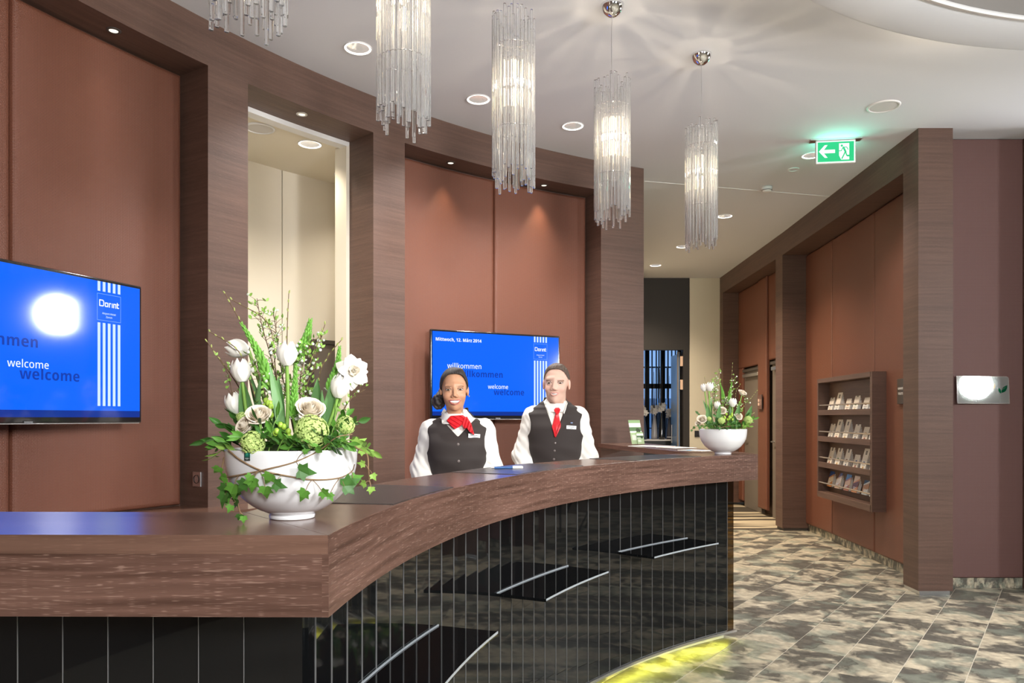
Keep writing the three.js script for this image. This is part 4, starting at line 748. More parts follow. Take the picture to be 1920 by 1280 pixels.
function lips(o, ax, y, z, e) {                                        // distance to the two lips; e thickens the corners
  const my = o.mouthY, mw = o.mouthW, sm = o.smile, k = o.lipT, yl = my - 0.0045 - 0.004 * k - o.mouthOpen * 0.75, yc = my + sm - 0.003;
  const up = Math.min(cap(ax, y, z, [0, my + 0.0035, 0.092], [mw * 0.55, my + 0.0045 + sm * 0.2, 0.087], 0.0042 * k, 0.0042 * k), cap(ax, y, z, [mw * 0.55, my + 0.0045 + sm * 0.2, 0.087], [mw, my + sm, 0.0775], 0.0042 * k, e));
  const lo = Math.min(cap(ax, y, z, [0, yl, 0.0905], [mw * 0.55, yl + (yc - yl) * 0.22, 0.0865], 0.0058 * k, 0.0052 * k), cap(ax, y, z, [mw * 0.55, yl + (yc - yl) * 0.22, 0.0865], [mw * 0.96, yc, 0.0775], 0.0052 * k, e));
  return Math.min(up, lo);
}
function headField(o) {                                               // head about the middle of the eyes, 0.115 from eyes to chin
  const female = o.female, my = o.mouthY, mw = o.mouthW, op = o.mouthOpen, sm = o.smile;
  return (x, y, z) => {
    const ax = Math.abs(x);
    let d = ell(x, y, z, [0, 0.03, -0.014], [0.0715, 0.083, 0.093]);
    d = smin(d, ell(x, y, z, [0, -0.028, 0.02], [female ? 0.0625 : 0.06, 0.08, 0.068]), 0.02);
    d = smin(d, ell(x, y, z, [0, -0.076, 0.028], [female ? 0.041 : 0.0435, 0.036, 0.047]), 0.02);
    d = smin(d, Math.hypot(x, y + 0.099, z - 0.06) - (female ? 0.0125 : 0.017), 0.018);
    d = smin(d, Math.hypot(ax - 0.038, y + 0.034, z - 0.06) - (female ? 0.021 : 0.017), 0.022);   // cheeks
    d = smin(d, cap(ax, y, z, [0.0, 0.0255, 0.0785], [0.043, 0.023, 0.065], 0.0085, 0.007), 0.016);   // brow
    d = smax(d, -(Math.hypot(ax - 0.0325, (y - 0.001) * 1.3, z - 0.0985) - 0.0138), 0.009);             // eye hollows
    d = smin(d, cap(ax, y, z, [0.022, 0.0066, 0.0808], [0.044, 0.005, 0.0715], 0.0040, 0.0034), 0.005); d = smin(d, cap(ax, y, z, [0.024, -0.0088, 0.0795], [0.042, -0.0078, 0.0715], 0.0036, 0.003), 0.006);      // upper lids
    d = smin(d, cap(x, y, z, [0, 0.01, 0.082], [0, -0.032, 0.1025], 0.0065, female ? 0.0085 : 0.0095), 0.011);     // nose
    d = smin(d, Math.hypot(ax - 0.0115, y + 0.0375, z - 0.093) - 0.0075, 0.008);
    d = smin(d, lips(o, ax, y, z, 0.002), 0.005);
    d = smax(d, -ell(x, y - my + 0.0035 + op * 0.25 - ax * ax * (sm + 0.004) / (mw * mw), z, [0, 0, 0.096], [mw * 0.97, op, 0.017]), 0.003); // open smile
    d = smin(d, ell(x, y, z, [x > 0 ? 0.074 : -0.074, -0.006, -0.012], [0.0085, 0.029, 0.017]), 0.006);              // ears
    d = smin(d, cap(x, y, z, [0, -0.08, -0.012], [0, -0.24, -0.035], female ? 0.046 : 0.054, female ? 0.05 : 0.062), 0.02);
    return d;
  };
}
function person(o) {
  const t = thing('person', o.label, 'person', [o.at.x, 0, o.at.z], o.turn);
  const s = o.headScale, he = o.eye, hx = o.headX, tilt = o.tilt, ct = Math.cos(tilt), stn = Math.sin(tilt);
  const torso = (x, y, z) => {                                          // stacked ovals
    const p = o.torso; let i = 0; while (i < p.length - 2 && y < p[i + 1][0]) i++;
    const u = smooth(0, 1, clamp((y - p[i][0]) / (p[i + 1][0] - p[i][0]))), a = p[i][1] + (p[i + 1][1] - p[i][1]) * u, b = p[i][2] + (p[i + 1][2] - p[i][2]) * u, c = p[i][3] + (p[i + 1][3] - p[i][3]) * u;
    const q = (Math.pow(Math.pow(Math.abs(x) / a, 2.3) + Math.pow(Math.abs(z - c) / b, 2.3), 1 / 2.3) - 1) * Math.min(a, b);
    return Math.max(q, y - p[0][0], p[p.length - 1][0] - y);
  };
  const arm = (x, y, z, grow) => { let d = 1e9; for (const sd of [-1, 1]) { const A = sd < 0 ? o.armL : o.armR; d = Math.min(d, smin(cap(x, y, z, A[0], A[1], o.armR0 + grow, o.armR1 + grow), cap(x, y, z, A[1], A[2], o.armR1 + grow, 0.026 + grow), 0.03)); } return d; };
  const crease = (x, y, z) => 0.0035 * Math.sin(y * 95 + x * 60 + Math.sin(z * 70 + y * 20) * 1.5) * Math.sin(x * 50 + z * 40 + y * 12);
  const shirtF = (x, y, z) => smin(torso(x, y, z) - 0.004, arm(x, y, z, 0.012) + crease(x, y, z), 0.035);
  const head = headField(o), my = o.mouthY, mw = o.mouthW, sm = o.smile, op = o.mouthOpen, cy = Math.cos(o.yaw), sy = Math.sin(o.yaw), toHead = (x, y, z) => { const X0 = (x - hx) / s, Y = (y - he) / s, Z0 = (z - o.headZ) / s, X = X0 * cy - Z0 * sy; return [X * ct + Y * stn, -X * stn + Y * ct, X0 * sy + Z0 * cy]; }, headAt = (f) => (x, y, z) => f(...toHead(x, y, z)) * s;
  const toBody = (x, y, z) => { const X = x * ct - y * stn; return V(hx + (X * cy + z * sy) * s, he + (x * stn + y * ct) * s, o.headZ + (-X * sy + z * cy) * s); };
  // ---- body: head, neck, hands, trunk
  const hf = headAt(head), skin = o.skin, lipC = o.lips;
  const hg = netMesh(hf, [hx - 0.1 * s, he - 0.235 * s, o.headZ - 0.12 * s], [hx + 0.1 * s, he + 0.125 * s, o.headZ + 0.125 * s], 0.0028);
  const col = new Float32Array(hg.attributes.position.count * 3);
  for (let i = 0; i < col.length / 3; i++) {
    const [x, y, Z] = toHead(hg.attributes.position.getX(i), hg.attributes.position.getY(i), hg.attributes.position.getZ(i)), ax = Math.abs(x);
    const dl = lips(o, ax, y, Z, 0.0025);
    let c = skin; c = mixc(c, lipC, 1 - smooth(-0.0005, 0.0018, dl)); c = mixc(c, o.cheek, 0.45 * (1 - smooth(0.008, 0.03, Math.hypot(ax - 0.038, y + 0.036, Z - 0.07))));
    c = mixc(c, o.browColor, (o.female ? 0.8 : 0.75) * (1 - smooth(0.0006, 0.0026, Math.hypot(Math.max(0, Math.abs(ax - 0.034) - 0.015), y - o.browY - (o.female ? 0.0040 : 0.0008) * (1 - ((ax - 0.0375) / 0.018) ** 2), 0) - (o.female ? 0.0002 : 0.0014))) * (Z > 0.04 ? 1 : 0));
    c = mixc(c, [0.03, 0.02, 0.018], 0.85 * (1 - smooth(0.0008, 0.0026, Math.abs(Math.hypot((ax - 0.0325) / 1.5, y - 0.0005) - 0.0092))) * (y > 0.0005 ? 1 : 0.25) * (Z > 0.05 ? 1 : 0));
    col.set(c, i * 3);
  }
  hg.setAttribute('color', new THREE.BufferAttribute(col, 3));
  const plain = (g) => { const c = new Float32Array(g.attributes.position.count * 3); for (let i = 0; i < c.length; i += 3) c.set(skin, i); g.setAttribute('color', new THREE.BufferAttribute(c, 3)); return g; };
  const bits = [hg, plain(netMesh((x, y, z) => smin(torso(x, y, z) + 0.006, Math.min(arm(x, y, z, -0.003), ...[-1, 1].map((q) => cap(x, y, z, [q * 0.085, 0.9, 0], [q * 0.095, 0.1, 0], 0.08, 0.045))), 0.03), [-0.36, 0.06, -0.2], [0.36, o.torso[0][0] + 0.02, 0.34], 0.014))];
  for (const sd of [-1, 1]) {                                            // hands resting flat on the worktop
    const A = sd < 0 ? o.armL : o.armR, w = A[2], hd = A[3], dir = V(hd[0] - w[0], hd[1] - w[1], hd[2] - w[2]).normalize(), across = V(dir.z, 0, -dir.x).normalize();
    const pt = (f, r, up = 0) => [w[0] + dir.x * f + across.x * r, w[1] + dir.y * f + up, w[2] + dir.z * f + across.z * r];
    const F5 = [[-0.03, 0.075, 0.05], [-0.01, 0.082, 0.06], [0.01, 0.08, 0.056], [0.028, 0.072, 0.044]].map(([r, f, l]) => [pt(f, r, -0.002), pt(f + l * 0.55, r * 1.05, -0.003), pt(f + l, r * 1.05, -0.011)]);
    const thumb = [pt(0.03, -sd * 0.028), pt(0.055, -sd * 0.055, -0.006), pt(0.08, -sd * 0.062, -0.012)];
    const f = (x, y, z) => { let d = cap(x, y, z, pt(-0.02, 0), pt(0.03, 0), 0.026, 0.027); for (const [a, b] of [[-0.024, 0.072], [0, 0.076], [0.022, 0.07]]) d = smin(d, cap(x, y, z, pt(0.02, a * 0.6), pt(b, a), 0.014, 0.011), 0.012); for (const q of [...F5, thumb]) d = smin(d, Math.min(cap(x, y, z, q[0], q[1], 0.0088, 0.008), cap(x, y, z, q[1], q[2], 0.008, 0.0068)), 0.004); return d; };
    const c = pt(0.05, 0); bits.push(plain(netMesh(f, [c[0] - 0.115, c[1] - 0.06, c[2] - 0.115], [c[0] + 0.115, c[1] + 0.06, c[2] + 0.115], 0.0035)));
  }
  mesh('body', mergeGeometries(bits), phys({ color: lin(1, 1, 1), vertexColors: true, roughness: 0.48, sheen: 0.15 }), t, 'skin of face, neck and hands');
  // ---- eyes, teeth
  const eyeW = mat({ color: lin(0.5, 0.46, 0.43), roughness: 0.2 }), iris = mat({ color: o.iris, roughness: 0.12 });
  for (const sd of [-1, 1]) {
    const e = mesh('eye', new THREE.SphereGeometry(0.0122 * s, 18, 12).scale(1.15, o.female ? 0.43 : 0.36, 1), eyeW, t); e.position.copy(toBody(sd * 0.0325, -0.0008, 0.0742)); e.rotation.y = o.yaw * 0.6;
    mesh('iris', new THREE.SphereGeometry(0.0066 * s, 14, 10).scale(1, o.female ? 0.78 : 0.66, 0.5).translate(0, 0, 0.0102 * s), iris, e);
  }
  { const pts = []; for (let i = -6; i <= 6; i++) { const x = i / 6 * mw * 0.84; pts.push(toBody(x, my - 0.002 + x * x * (sm + 0.004) / (mw * mw), 0.0815 - x * x * 12)); } mesh('teeth', merge([tube(pts, op * 0.8 * s, 24, 8)]), mat({ color: lin(0.86, 0.84, 0.8), roughness: 0.25 }), t, 'white teeth'); }
  // ---- hair
  const hair = mat({ color: o.hair, roughness: 0.6, bumpMap: o.female ? noiseTex : null, bumpScale: 0.0006 });
  const hairF = headAt((x, y, z) => {
    const strand = o.female ? 0.0012 * Math.sin(Math.atan2(x + 0.01, z + 0.05) * 60 + y * 30) : 0.0022 * Math.sin(x * 420 + z * 130 + Math.sin(z * 160 + y * 90) * 1.6) * Math.sin(z * 210 + x * 90 + y * 120);
    let d = ell(x, y, z, [0, 0.032, -0.016], [0.0715 + o.hairSide, 0.083 + o.hairTop, 0.093 + 0.01]) + strand;
    d = smin(d, ell(x, y, z, [0, 0.0, -0.03], [0.066 + o.hairSide, 0.075, 0.078]), 0.02);
    if (o.female) { d = smin(d, cap(x, y, z, [0.03, 0.09, 0.03], [-0.05, 0.06, 0.03], 0.028, 0.02), 0.02); d = smax(d, -Math.max(0.014 + 0.25 * Math.max(0, y - 0.03) - z, y - 0.085 + 2300 * (x - 0.003) ** 4 + 2 * x * x), 0.006); d = smax(d, -(y + 0.045 - (z < -0.03 ? (-0.03 - z) * 0.9 : 0)), 0.01); d = smax(d, -ell(x, y, z, [x > 0 ? 0.078 : -0.078, -0.025, 0.0], [0.018, 0.03, 0.024]), 0.006); }
    else { d = smin(d, cap(x, y, z, [0.034, 0.092, 0.04], [-0.03, 0.084, 0.038], 0.017, 0.014), 0.015); d = smax(d, -Math.max(0.0 + 0.25 * Math.max(0, y - 0.02) - z, y - 0.079 + 1900 * x ** 4 + 2 * x * x), 0.006); d = smax(d, -(y + 0.012 + (z + 0.02) * 0.5), 0.01); d = smax(d, -ell(x, y, z, [x > 0 ? 0.078 : -0.078, -0.012, -0.006], [0.02, 0.034, 0.026]), 0.006); }
    return d;
  });
  mesh('hair', netMesh(hairF, [hx - 0.105 * s, he - 0.09 * s, o.headZ - 0.14 * s], [hx + 0.105 * s, he + 0.15 * s, o.headZ + 0.11 * s], 0.003), hair, t, o.hairLabel);
  if (o.female) {
    const b = toBody(-0.088, -0.062, -0.02);
    mesh('hair_bun', netMesh((x, y, z) => { const q = ell(x, y, z, [b.x, b.y, b.z], [0.033, 0.04, 0.034]) + 0.0018 * Math.sin((x - b.x) * 260 + (y - b.y) * 140) + 0.0022 * Math.sin(Math.hypot(x - b.x, y - b.y) * 330); return smin(q, cap(x, y, z, [b.x, b.y + 0.01, b.z], toBody(-0.05, 0.0, -0.06).toArray(), 0.022, 0.03), 0.02); }, [b.x - 0.06, b.y - 0.06, b.z - 0.1], [b.x + 0.08, b.y + 0.12, b.z + 0.06], 0.003), hair, t, 'dark coiled bun low at the side');
    for (const sd of [-1, 1]) mesh('earring', new THREE.SphereGeometry(0.0038, 10, 8).translate(...toBody(sd * 0.081, -0.036, -0.006).toArray()), M.chrome, t, 'small bright earring');
  }
  // ---- clothes
  mesh('shirt', netMesh((x, y, z) => { let d = shirtF(x, y, z); d = smax(d, -cap(x, y, z, [hx, o.collarY + 0.05, o.headZ - 0.01], [hx, o.collarY - 0.02, o.headZ - 0.01], 0.048, 0.03), 0.006); return Math.max(d, 0.86 - y); }, [-0.37, 0.84, -0.2], [0.37, o.torso[0][0] + 0.03, 0.32], 0.0075), fabric(lin(0.80, 0.765, 0.70), 0.75), t, 'white long sleeved shirt');
  mesh('shirt_collar', netMesh((x, y, z) => { const q = Math.hypot((x - hx) / 1.0, (z - o.headZ + 0.014) / 1.0) - o.collarR - (o.collarY + 0.028 - y) * 0.35; const dip = 0.016 * smooth(-0.02, 0.07, z); return smax(Math.abs(q) - 0.0042, Math.abs(y - o.collarY + dip) - 0.026, 0.003); }, [hx - 0.1, o.collarY - 0.06, o.headZ - 0.12], [hx + 0.1, o.collarY + 0.05, o.headZ + 0.1], 0.0026), fabric(lin(0.82, 0.79, 0.73), 0.7), t);
  const vestF = (x, y, z) => {
    let d = torso(x, y, z) - 0.0125 + 0.0018 * Math.sin(y * 60 + x * 30) * smooth(1.25, 1.1, y);
    const ax = Math.abs(x);
    d = smax(d, ax - (o.armhole - 0.02 * smooth(o.shoulderY - 0.03, o.shoulderY - 0.1, y) * smooth(o.shoulderY - 0.2, o.shoulderY - 0.13, y) + 0.08 * smooth(o.shoulderY - 0.16, o.shoulderY - 0.24, y)), 0.006);
    const vee = (y - o.vY) * o.vSlope - Math.abs(x - o.vX);                 // positive inside the neckline
    if (z > -0.01) d = smax(d, vee * 0.9, 0.003);
    d = smax(d, 0.055 - Math.hypot(x - hx, (z + 0.015) * 0.9) + (y < o.collarY - 0.05 ? -1 : 0), 0.004);
    return Math.max(d, 0.9 - y);
  };
  mesh('waistcoat', netMesh(vestF, [-0.25, 0.88, -0.2], [0.25, o.torso[0][0] + 0.03, 0.2], 0.006), fabric(lin(0.034, 0.025, 0.022), 0.8), t, 'dark brown grey waistcoat');
  const outer = (x, y, z) => Math.min(vestF(x, y, z), shirtF(x, y, z));
  for (const [bx, by] of o.buttons) mesh('button', lathe([[0, 0.003], [0.004, 0.003], [0.0065, 0.0022], [0.007, 0]], 14).rotateX(Math.PI / 2).translate(bx, by, frontZ(outer, bx, by)), mat({ color: lin(0.16, 0.13, 0.12), roughness: 0.2 }), t);
  for (const c of o.flaps) mesh('collar_flap', patch(outer, c, 0.0022, 0.009), fabric(lin(0.82, 0.79, 0.73), 0.7), t);
  const red = mat({ color: lin(0.60, 0.008, 0.016), roughness: 0.42 });
  for (const c of o.red) mesh(o.redName, patch(outer, c.p, c.thick, c.lift, c.fold), red, t, 'red satin ' + (o.female ? 'neck scarf' : 'necktie'));
  { const [bx, by] = o.tag, z = frontZ(outer, bx, by), c = document.createElement('canvas'); c.width = 96; c.height = 32; const g = c.getContext('2d'); g.fillStyle = '#eef0ee'; g.fillRect(0, 0, 96, 32); g.fillStyle = '#5d6a6c'; g.fillRect(14, 9, 62, 5); g.fillRect(34, 20, 26, 4); const tx = new THREE.CanvasTexture(c); tx.colorSpace = THREE.SRGBColorSpace; mesh('name_badge', new THREE.BoxGeometry(0.06, 0.02, 0.003).rotateY(0.3).rotateZ(-0.06).translate(bx, by, z + 0.004), mat({ map: tx, roughness: 0.3 }), t, 'white name badge'); if (!o.female) mesh('lapel_pin', new THREE.SphereGeometry(0.005, 8, 6).scale(1.5, 0.6, 0.5).translate(bx + 0.002, by + 0.026, z + 0.002), mat({ color: lin(0.35, 0.5, 0.85), roughness: 0.3 }), t); }
  mesh('trousers', netMesh((x, y, z) => { let d = 1e9; for (const q of [-1, 1]) d = Math.min(d, cap(x, y, z, [q * 0.085, 0.86, 0], [q * 0.1, 0.06, 0], 0.095, 0.062)); d = smin(d, torso(x, Math.max(y, 0.86), z) - 0.006, 0.03); return Math.max(d, y - 0.95, 0.06 - y); }, [-0.26, 0.04, -0.18], [0.26, 0.97, 0.18], 0.012), fabric(lin(0.05, 0.04, 0.037)), t);
  for (const q of [-1, 1]) mesh('shoe', netMesh((x, y, z) => Math.max(ell(x, y, z, [q * 0.1, 0.03, 0.05], [0.045, 0.055, 0.135]), -y), [q * 0.1 - 0.06, -0.01, -0.1], [q * 0.1 + 0.06, 0.1, 0.2], 0.008), M.black, t);
  return t;
}
// worktop behind the desk on which their hands rest
mesh('staff_worktop', arcBlock(CD, RBK - 0.028, 4.58, 0.2, 0.9, 0.87, 0.9, 40), M.counterTop, deskThing); mesh('worktop_support', arcBlock(CD, RBK - 0.028, 4.34, 0.2, 0.9, 0, 0.87, 40), M.wood, deskThing);
{
  const k = 372.4, X = (u) => (u - 857) / k, Y = (v) => EYE + (V0 - v) / k, cp = (l) => l.map(([a, b]) => [X(760 + a / 5.565), Y(670 + b / 5.565)]), D = 3.8;
  person({
    label: 'smiling receptionist with a dark side bun, waistcoat and red neck scarf', female: true, at: P((857 - U0) / F * D, 0, D), turn: 0.06, headScale: 0.905, eye: 1.5035, headX: -0.014, headZ: 0.035, tilt: 0.035, mouthY: -0.0645, mouthW: 0.0305, lipT: 0.85, mouthOpen: 0.0095, yaw: 0.03, browY: 0.0135, smile: 0.0065,
    skin: [0.55, 0.285, 0.165], lips: [0.48, 0.12, 0.11], cheek: [0.60, 0.27, 0.155], browColor: [0.06, 0.03, 0.02], iris: lin(0.03, 0.018, 0.01), hair: lin(0.022, 0.014, 0.012), hairSide: 0.007, hairTop: 0.012, hairLabel: 'dark hair combed back',
    torso: [[1.405, 0.046, 0.045, 0.0], [1.37, 0.07, 0.055, 0.0], [1.345, 0.122, 0.066, -0.002], [1.31, 0.158, 0.08, 0.0], [1.23, 0.148, 0.108, 0.018], [1.17, 0.134, 0.106, 0.016], [1.07, 0.116, 0.09, 0.004], [0.98, 0.132, 0.1, 0], [0.85, 0.17, 0.12, 0]],
    armR0: 0.042, armR1: 0.041, armL: [[-0.128, 1.305, 0], [-0.178, 1.10, -0.01], [-0.125, 0.95, 0.13], [-0.09, 0.925, 0.2]], armR: [[0.134, 1.308, 0], [0.176, 1.10, -0.01], [0.125, 0.95, 0.13], [0.09, 0.925, 0.2]],
    collarY: 1.375, collarR: 0.049, shoulderY: 1.36, armhole: 0.157, vX: 0.006, vY: Y(818), vSlope: 0.95,
    buttons: [[X(859.5), Y(831)], [X(860.5), Y(861.5)]],
    flaps: [cp([[372, 585], [405, 522], [470, 605], [386, 698]]), cp([[600, 512], [622, 520], [692, 672], [600, 610]])], redName: 'neck_scarf',
    red: [{ p: cp([[432, 655], [475, 606], [600, 598], [640, 625], [636, 668], [585, 708], [522, 748], [478, 712]]), thick: 0.008, lift: 0.024, fold: (x, y) => 0.003 * Math.sin((x * 0.6 + y) * 300) }, { p: cp([[598, 628], [645, 612], [690, 690], [722, 812], [662, 768], [640, 735], [612, 742], [590, 700]]), thick: 0.006, lift: 0.028, fold: (x, y) => 0.0035 * Math.sin((x - y * 0.3) * 420) }],
    tag: [X(760 + 716 / 5.565), Y(670 + 813 / 5.565)],
  });
}
{
  const k = 314.4, X = (u) => (u - 1041) / k, Y = (v) => EYE + (V0 - v) / k, cp = (l) => l.map(([a, b]) => [X(940 + a / 6.095), Y(670 + b / 6.095)]), D = 4.5;
  person({
    label: 'receptionist with short brown hair, waistcoat and red necktie', female: false, at: P((1041 - U0) / F * D, 0, D), turn: -0.04, headScale: 1.02, eye: 1.568, headX: 0.006, headZ: 0.03, tilt: -0.015, mouthY: -0.0625, mouthW: 0.0235, lipT: 0.62, mouthOpen: 0.0052, yaw: -0.14, browY: 0.0125, smile: 0.0055,
    skin: [0.70, 0.45, 0.35], lips: [0.68, 0.33, 0.28], cheek: [0.72, 0.39, 0.31], browColor: [0.16, 0.085, 0.05], iris: lin(0.05, 0.04, 0.03), hair: lin(0.085, 0.055, 0.038), hairSide: 0.003, hairTop: 0.005, hairLabel: 'short brown hair',
    torso: [[1.475, 0.055, 0.052, -0.005], [1.445, 0.085, 0.062, -0.005], [1.42, 0.135, 0.076, -0.005], [1.38, 0.168, 0.092, 0], [1.30, 0.164, 0.115, 0.008], [1.20, 0.147, 0.116, 0.006], [1.10, 0.135, 0.108, 0.0], [1.0, 0.14, 0.108, 0], [0.85, 0.165, 0.12, 0]],
    armR0: 0.047, armR1: 0.045, armL: [[-0.130, 1.375, 0], [-0.198, 1.14, -0.01], [-0.13, 0.955, 0.13], [-0.095, 0.925, 0.2]], armR: [[0.134, 1.375, 0], [0.196, 1.12, -0.01], [0.13, 0.955, 0.13], [0.095, 0.925, 0.2]],
    collarY: 1.44, collarR: 0.057, shoulderY: 1.435, armhole: 0.165, vX: 0.0, vY: Y(815), vSlope: 0.35,
    buttons: [[X(1040), Y(829)], [X(1039.3), Y(843)], [X(1038), Y(858.5)]],
    flaps: [cp([[498, 512], [520, 478], [596, 570], [545, 655], [520, 600]]), cp([[725, 478], [757, 520], [735, 590], [712, 655], [668, 578]])], redName: 'necktie',
    red: [{ p: cp([[594, 600], [612, 575], [656, 572], [676, 598], [650, 652], [622, 656]]), thick: 0.008, lift: 0.012 }, { p: cp([[614, 640], [652, 640], [676, 770], [672, 800], [620, 905], [604, 905], [572, 790]]), thick: 0.005, lift: 0.007, fold: (x) => -0.004 * Math.abs(x - 0.004) / 0.02 }],
    tag: [X(940 + 790 / 6.095), Y(670 + 795 / 6.095)],
  });
}
// ================================================================ FLOWERS
const G = {
  dark: mat({ color: lin(0.045, 0.14, 0.022), roughness: 0.42 }), mid: mat({ color: lin(0.10, 0.27, 0.035), roughness: 0.45 }), light: mat({ color: lin(0.27, 0.47, 0.085), roughness: 0.5 }), sage: mat({ color: lin(0.15, 0.31, 0.11), roughness: 0.5 }),
  stem: mat({ color: lin(0.22, 0.40, 0.07), roughness: 0.5 }), twig: mat({ color: lin(0.16, 0.10, 0.055), roughness: 0.85 }), bud: mat({ color: lin(0.40, 0.45, 0.13), roughness: 0.6 }), vine: mat({ color: lin(0.24, 0.15, 0.075), roughness: 0.8 }),
  tulip: phys({ color: lin(0.86, 0.83, 0.76), roughness: 0.5, sheen: 0.2 }), cream: phys({ color: lin(0.88, 0.79, 0.65), roughness: 0.6, sheen: 0.2 }), white: mat({ color: lin(0.86, 0.85, 0.78), roughness: 0.6 }), lime: mat({ color: lin(0.50, 0.64, 0.20), roughness: 0.7 }), berry: mat({ color: lin(0.38, 0.58, 0.07), roughness: 0.25 }), yellow: mat({ color: lin(0.62, 0.55, 0.12), roughness: 0.6 }),
  moss: mat({ color: lin(0.05, 0.08, 0.02), roughness: 1 }),
};
function surf(f, nu, nv) {
  const pos = [], idx = [];
  for (let j = 0; j <= nv; j++) for (let i = 0; i <= nu; i++) { const p = f(i / nu * 2 - 1, j / nv); pos.push(p.x, p.y, p.z); }
  for (let j = 0; j < nv; j++) for (let i = 0; i < nu; i++) { const a = j * (nu + 1) + i, b = a + nu + 1; idx.push(a, a + 1, b + 1, a, b + 1, b); }
  const g = new THREE.BufferGeometry(); g.setAttribute('position', new THREE.Float32BufferAttribute(pos, 3)); g.setIndex(idx); g.computeVertexNormals(); return g;
}
const leafGeo = (L, Wd, droop, fold = 0.25, tip = 1.15) => surf((u, v) => { const w = Wd * Math.pow(Math.sin(Math.PI * Math.pow(v, 0.8) * 0.985 + 0.015), tip), a = droop * v; return V(u * w / 2, L * (a ? Math.sin(a) / droop : v), (a ? L * (1 - Math.cos(a)) / droop : 0) + Math.abs(u) * w * fold); }, 4, 7);
const petalOnCup = (Rm, Hp, arc, open, off) => surf((u, v) => { const w = arc * Math.sin(Math.PI * (0.16 + 0.79 * v)) ** 0.8, r = (Rm * Math.sin(Math.PI * (0.08 + 0.79 * v)) ** 0.62) * (1 + open * v * v) + off * (0.3 + v), a = u * w; return V(Math.cos(a) * r, Hp * (v - 0.06 * u * u * v), Math.sin(a) * r); }, 6, 9);
const lookUp = (o, dir) => { o.quaternion.setFromUnitVectors(V(0, 1, 0), dir.clone().normalize()); return o; };
const leafSet = { long: [0.6, 0.35, 0.8].map((d) => leafGeo(0.04, 0.015, d)), small: [0.3, 0.6].map((d) => leafGeo(0.021, 0.0115, d, 0.2, 0.9)), blade: [0.5, 0.25].map((d) => leafGeo(0.15, 0.028, d, 0.5, 0.8)) };
const ivyShape = (() => { const p = [[0, -0.1], [0.2, -0.2], [0.48, -0.14], [0.42, 0.08], [0.62, 0.36], [0.3, 0.42], [0.2, 0.62], [0, 1.05]], s = new THREE.Shape(); s.moveTo(0, -0.02); for (const [x, y] of p) s.lineTo(x, y); for (const [x, y] of p.slice(0, -1).reverse()) s.lineTo(-x, y); const g = new THREE.ShapeGeometry(s); const b = toCreasedNormals(g, 1); const q = b.attributes.position; for (let i = 0; i < q.count; i++) q.setZ(i, Math.abs(q.getX(i)) * 0.22 - q.getY(i) ** 2 * 0.16); b.computeVertexNormals(); return b; })();
const tulipPetals = [petalOnCup(0.021, 0.054, 0.95, -0.12, 0), petalOnCup(0.021, 0.052, 0.85, 0.02, 0.0018)], dPetal = leafGeo(0.034, 0.024, -0.7, -0.12, 0.8), dInner = leafGeo(0.02, 0.016, 0.5, -0.2, 0.7);
function stemTo(t, from, to, r, m = G.stem, sag = 0.02) { const mid = from.clone().lerp(to, 0.55).add(V(rr(-sag, sag) * 0.5, 0, rr(-sag, sag) * 0.5)); return mesh('stem', taper([from, mid, to], r * 1.15, r, 10, 6), m, t); }
// every flower is a thing of its own; positions are world points
function tulip(root, at, lean, label, grp, k = 1) {
  const t = thing('white_tulip', label, 'tulip', root.toArray(), 0, grp), p = at.clone().sub(root), dir = lean.clone().normalize();
  stemTo(t, V(0, 0, 0), p, 0.0038 * k);
  for (let i = 0; i < 6; i++) { const o = mesh('petal', tulipPetals[i % 2], G.tulip, t); o.scale.setScalar(k * 0.95); o.position.copy(p); lookUp(o, dir); o.rotateY(i * Math.PI / 3 + 0.3); }
  const n = new THREE.Vector3(rr(-1, 1), 0, rr(0.2, 1)).normalize();
  { const o = mesh('leaf', leafSet.blade[Math.floor(rnd() * 2)], G.sage, t); o.position.copy(p.clone().multiplyScalar(0.12)); lookUp(o, V(n.x * 0.2, 1, n.z * 0.12)); o.rotateY(rr(0, 6)); o.scale.setScalar(Math.min(1.15, p.length() / 0.15) * 0.95); }
}
function rose(root, at, size, face, label, grp) {
  const t = thing('cream_rose', label, 'rose', root.toArray(), 0, grp), p = at.clone().sub(root); stemTo(t, V(0, 0, 0), p, 0.003);
  const g = new THREE.Group(); 
  for (let i = 0; i < 24; i++) {
    const a = i * 2.4, f = i / 23, rad = size * (0.07 + 0.40 * f), hgt = size * (0.66 - 0.2 * f), open = 0.75 * f * f;
    const o = mesh('petal', surf((u, v) => { const w = (1.3 - 0.35 * f) * Math.sin(Math.PI * (0.22 + 0.6 * v)) ** 0.6, r = rad * (0.35 + 0.65 * Math.sqrt(v)) * (1 - 0.4 * (1 - f) * v) + open * size * 0.14 * v * v * v, aa = u * w; return V(Math.cos(aa) * r, hgt * v * (1 - 0.08 * u * u) - (v > 0.85 ? (v - 0.85) * size * 0.55 * f : 0), Math.sin(aa) * r); }, 5, 7), G.cream, t);
    o.position.copy(p); lookUp(o, face); o.rotateY(a); o.translateY(-size * 0.25);
  }
}
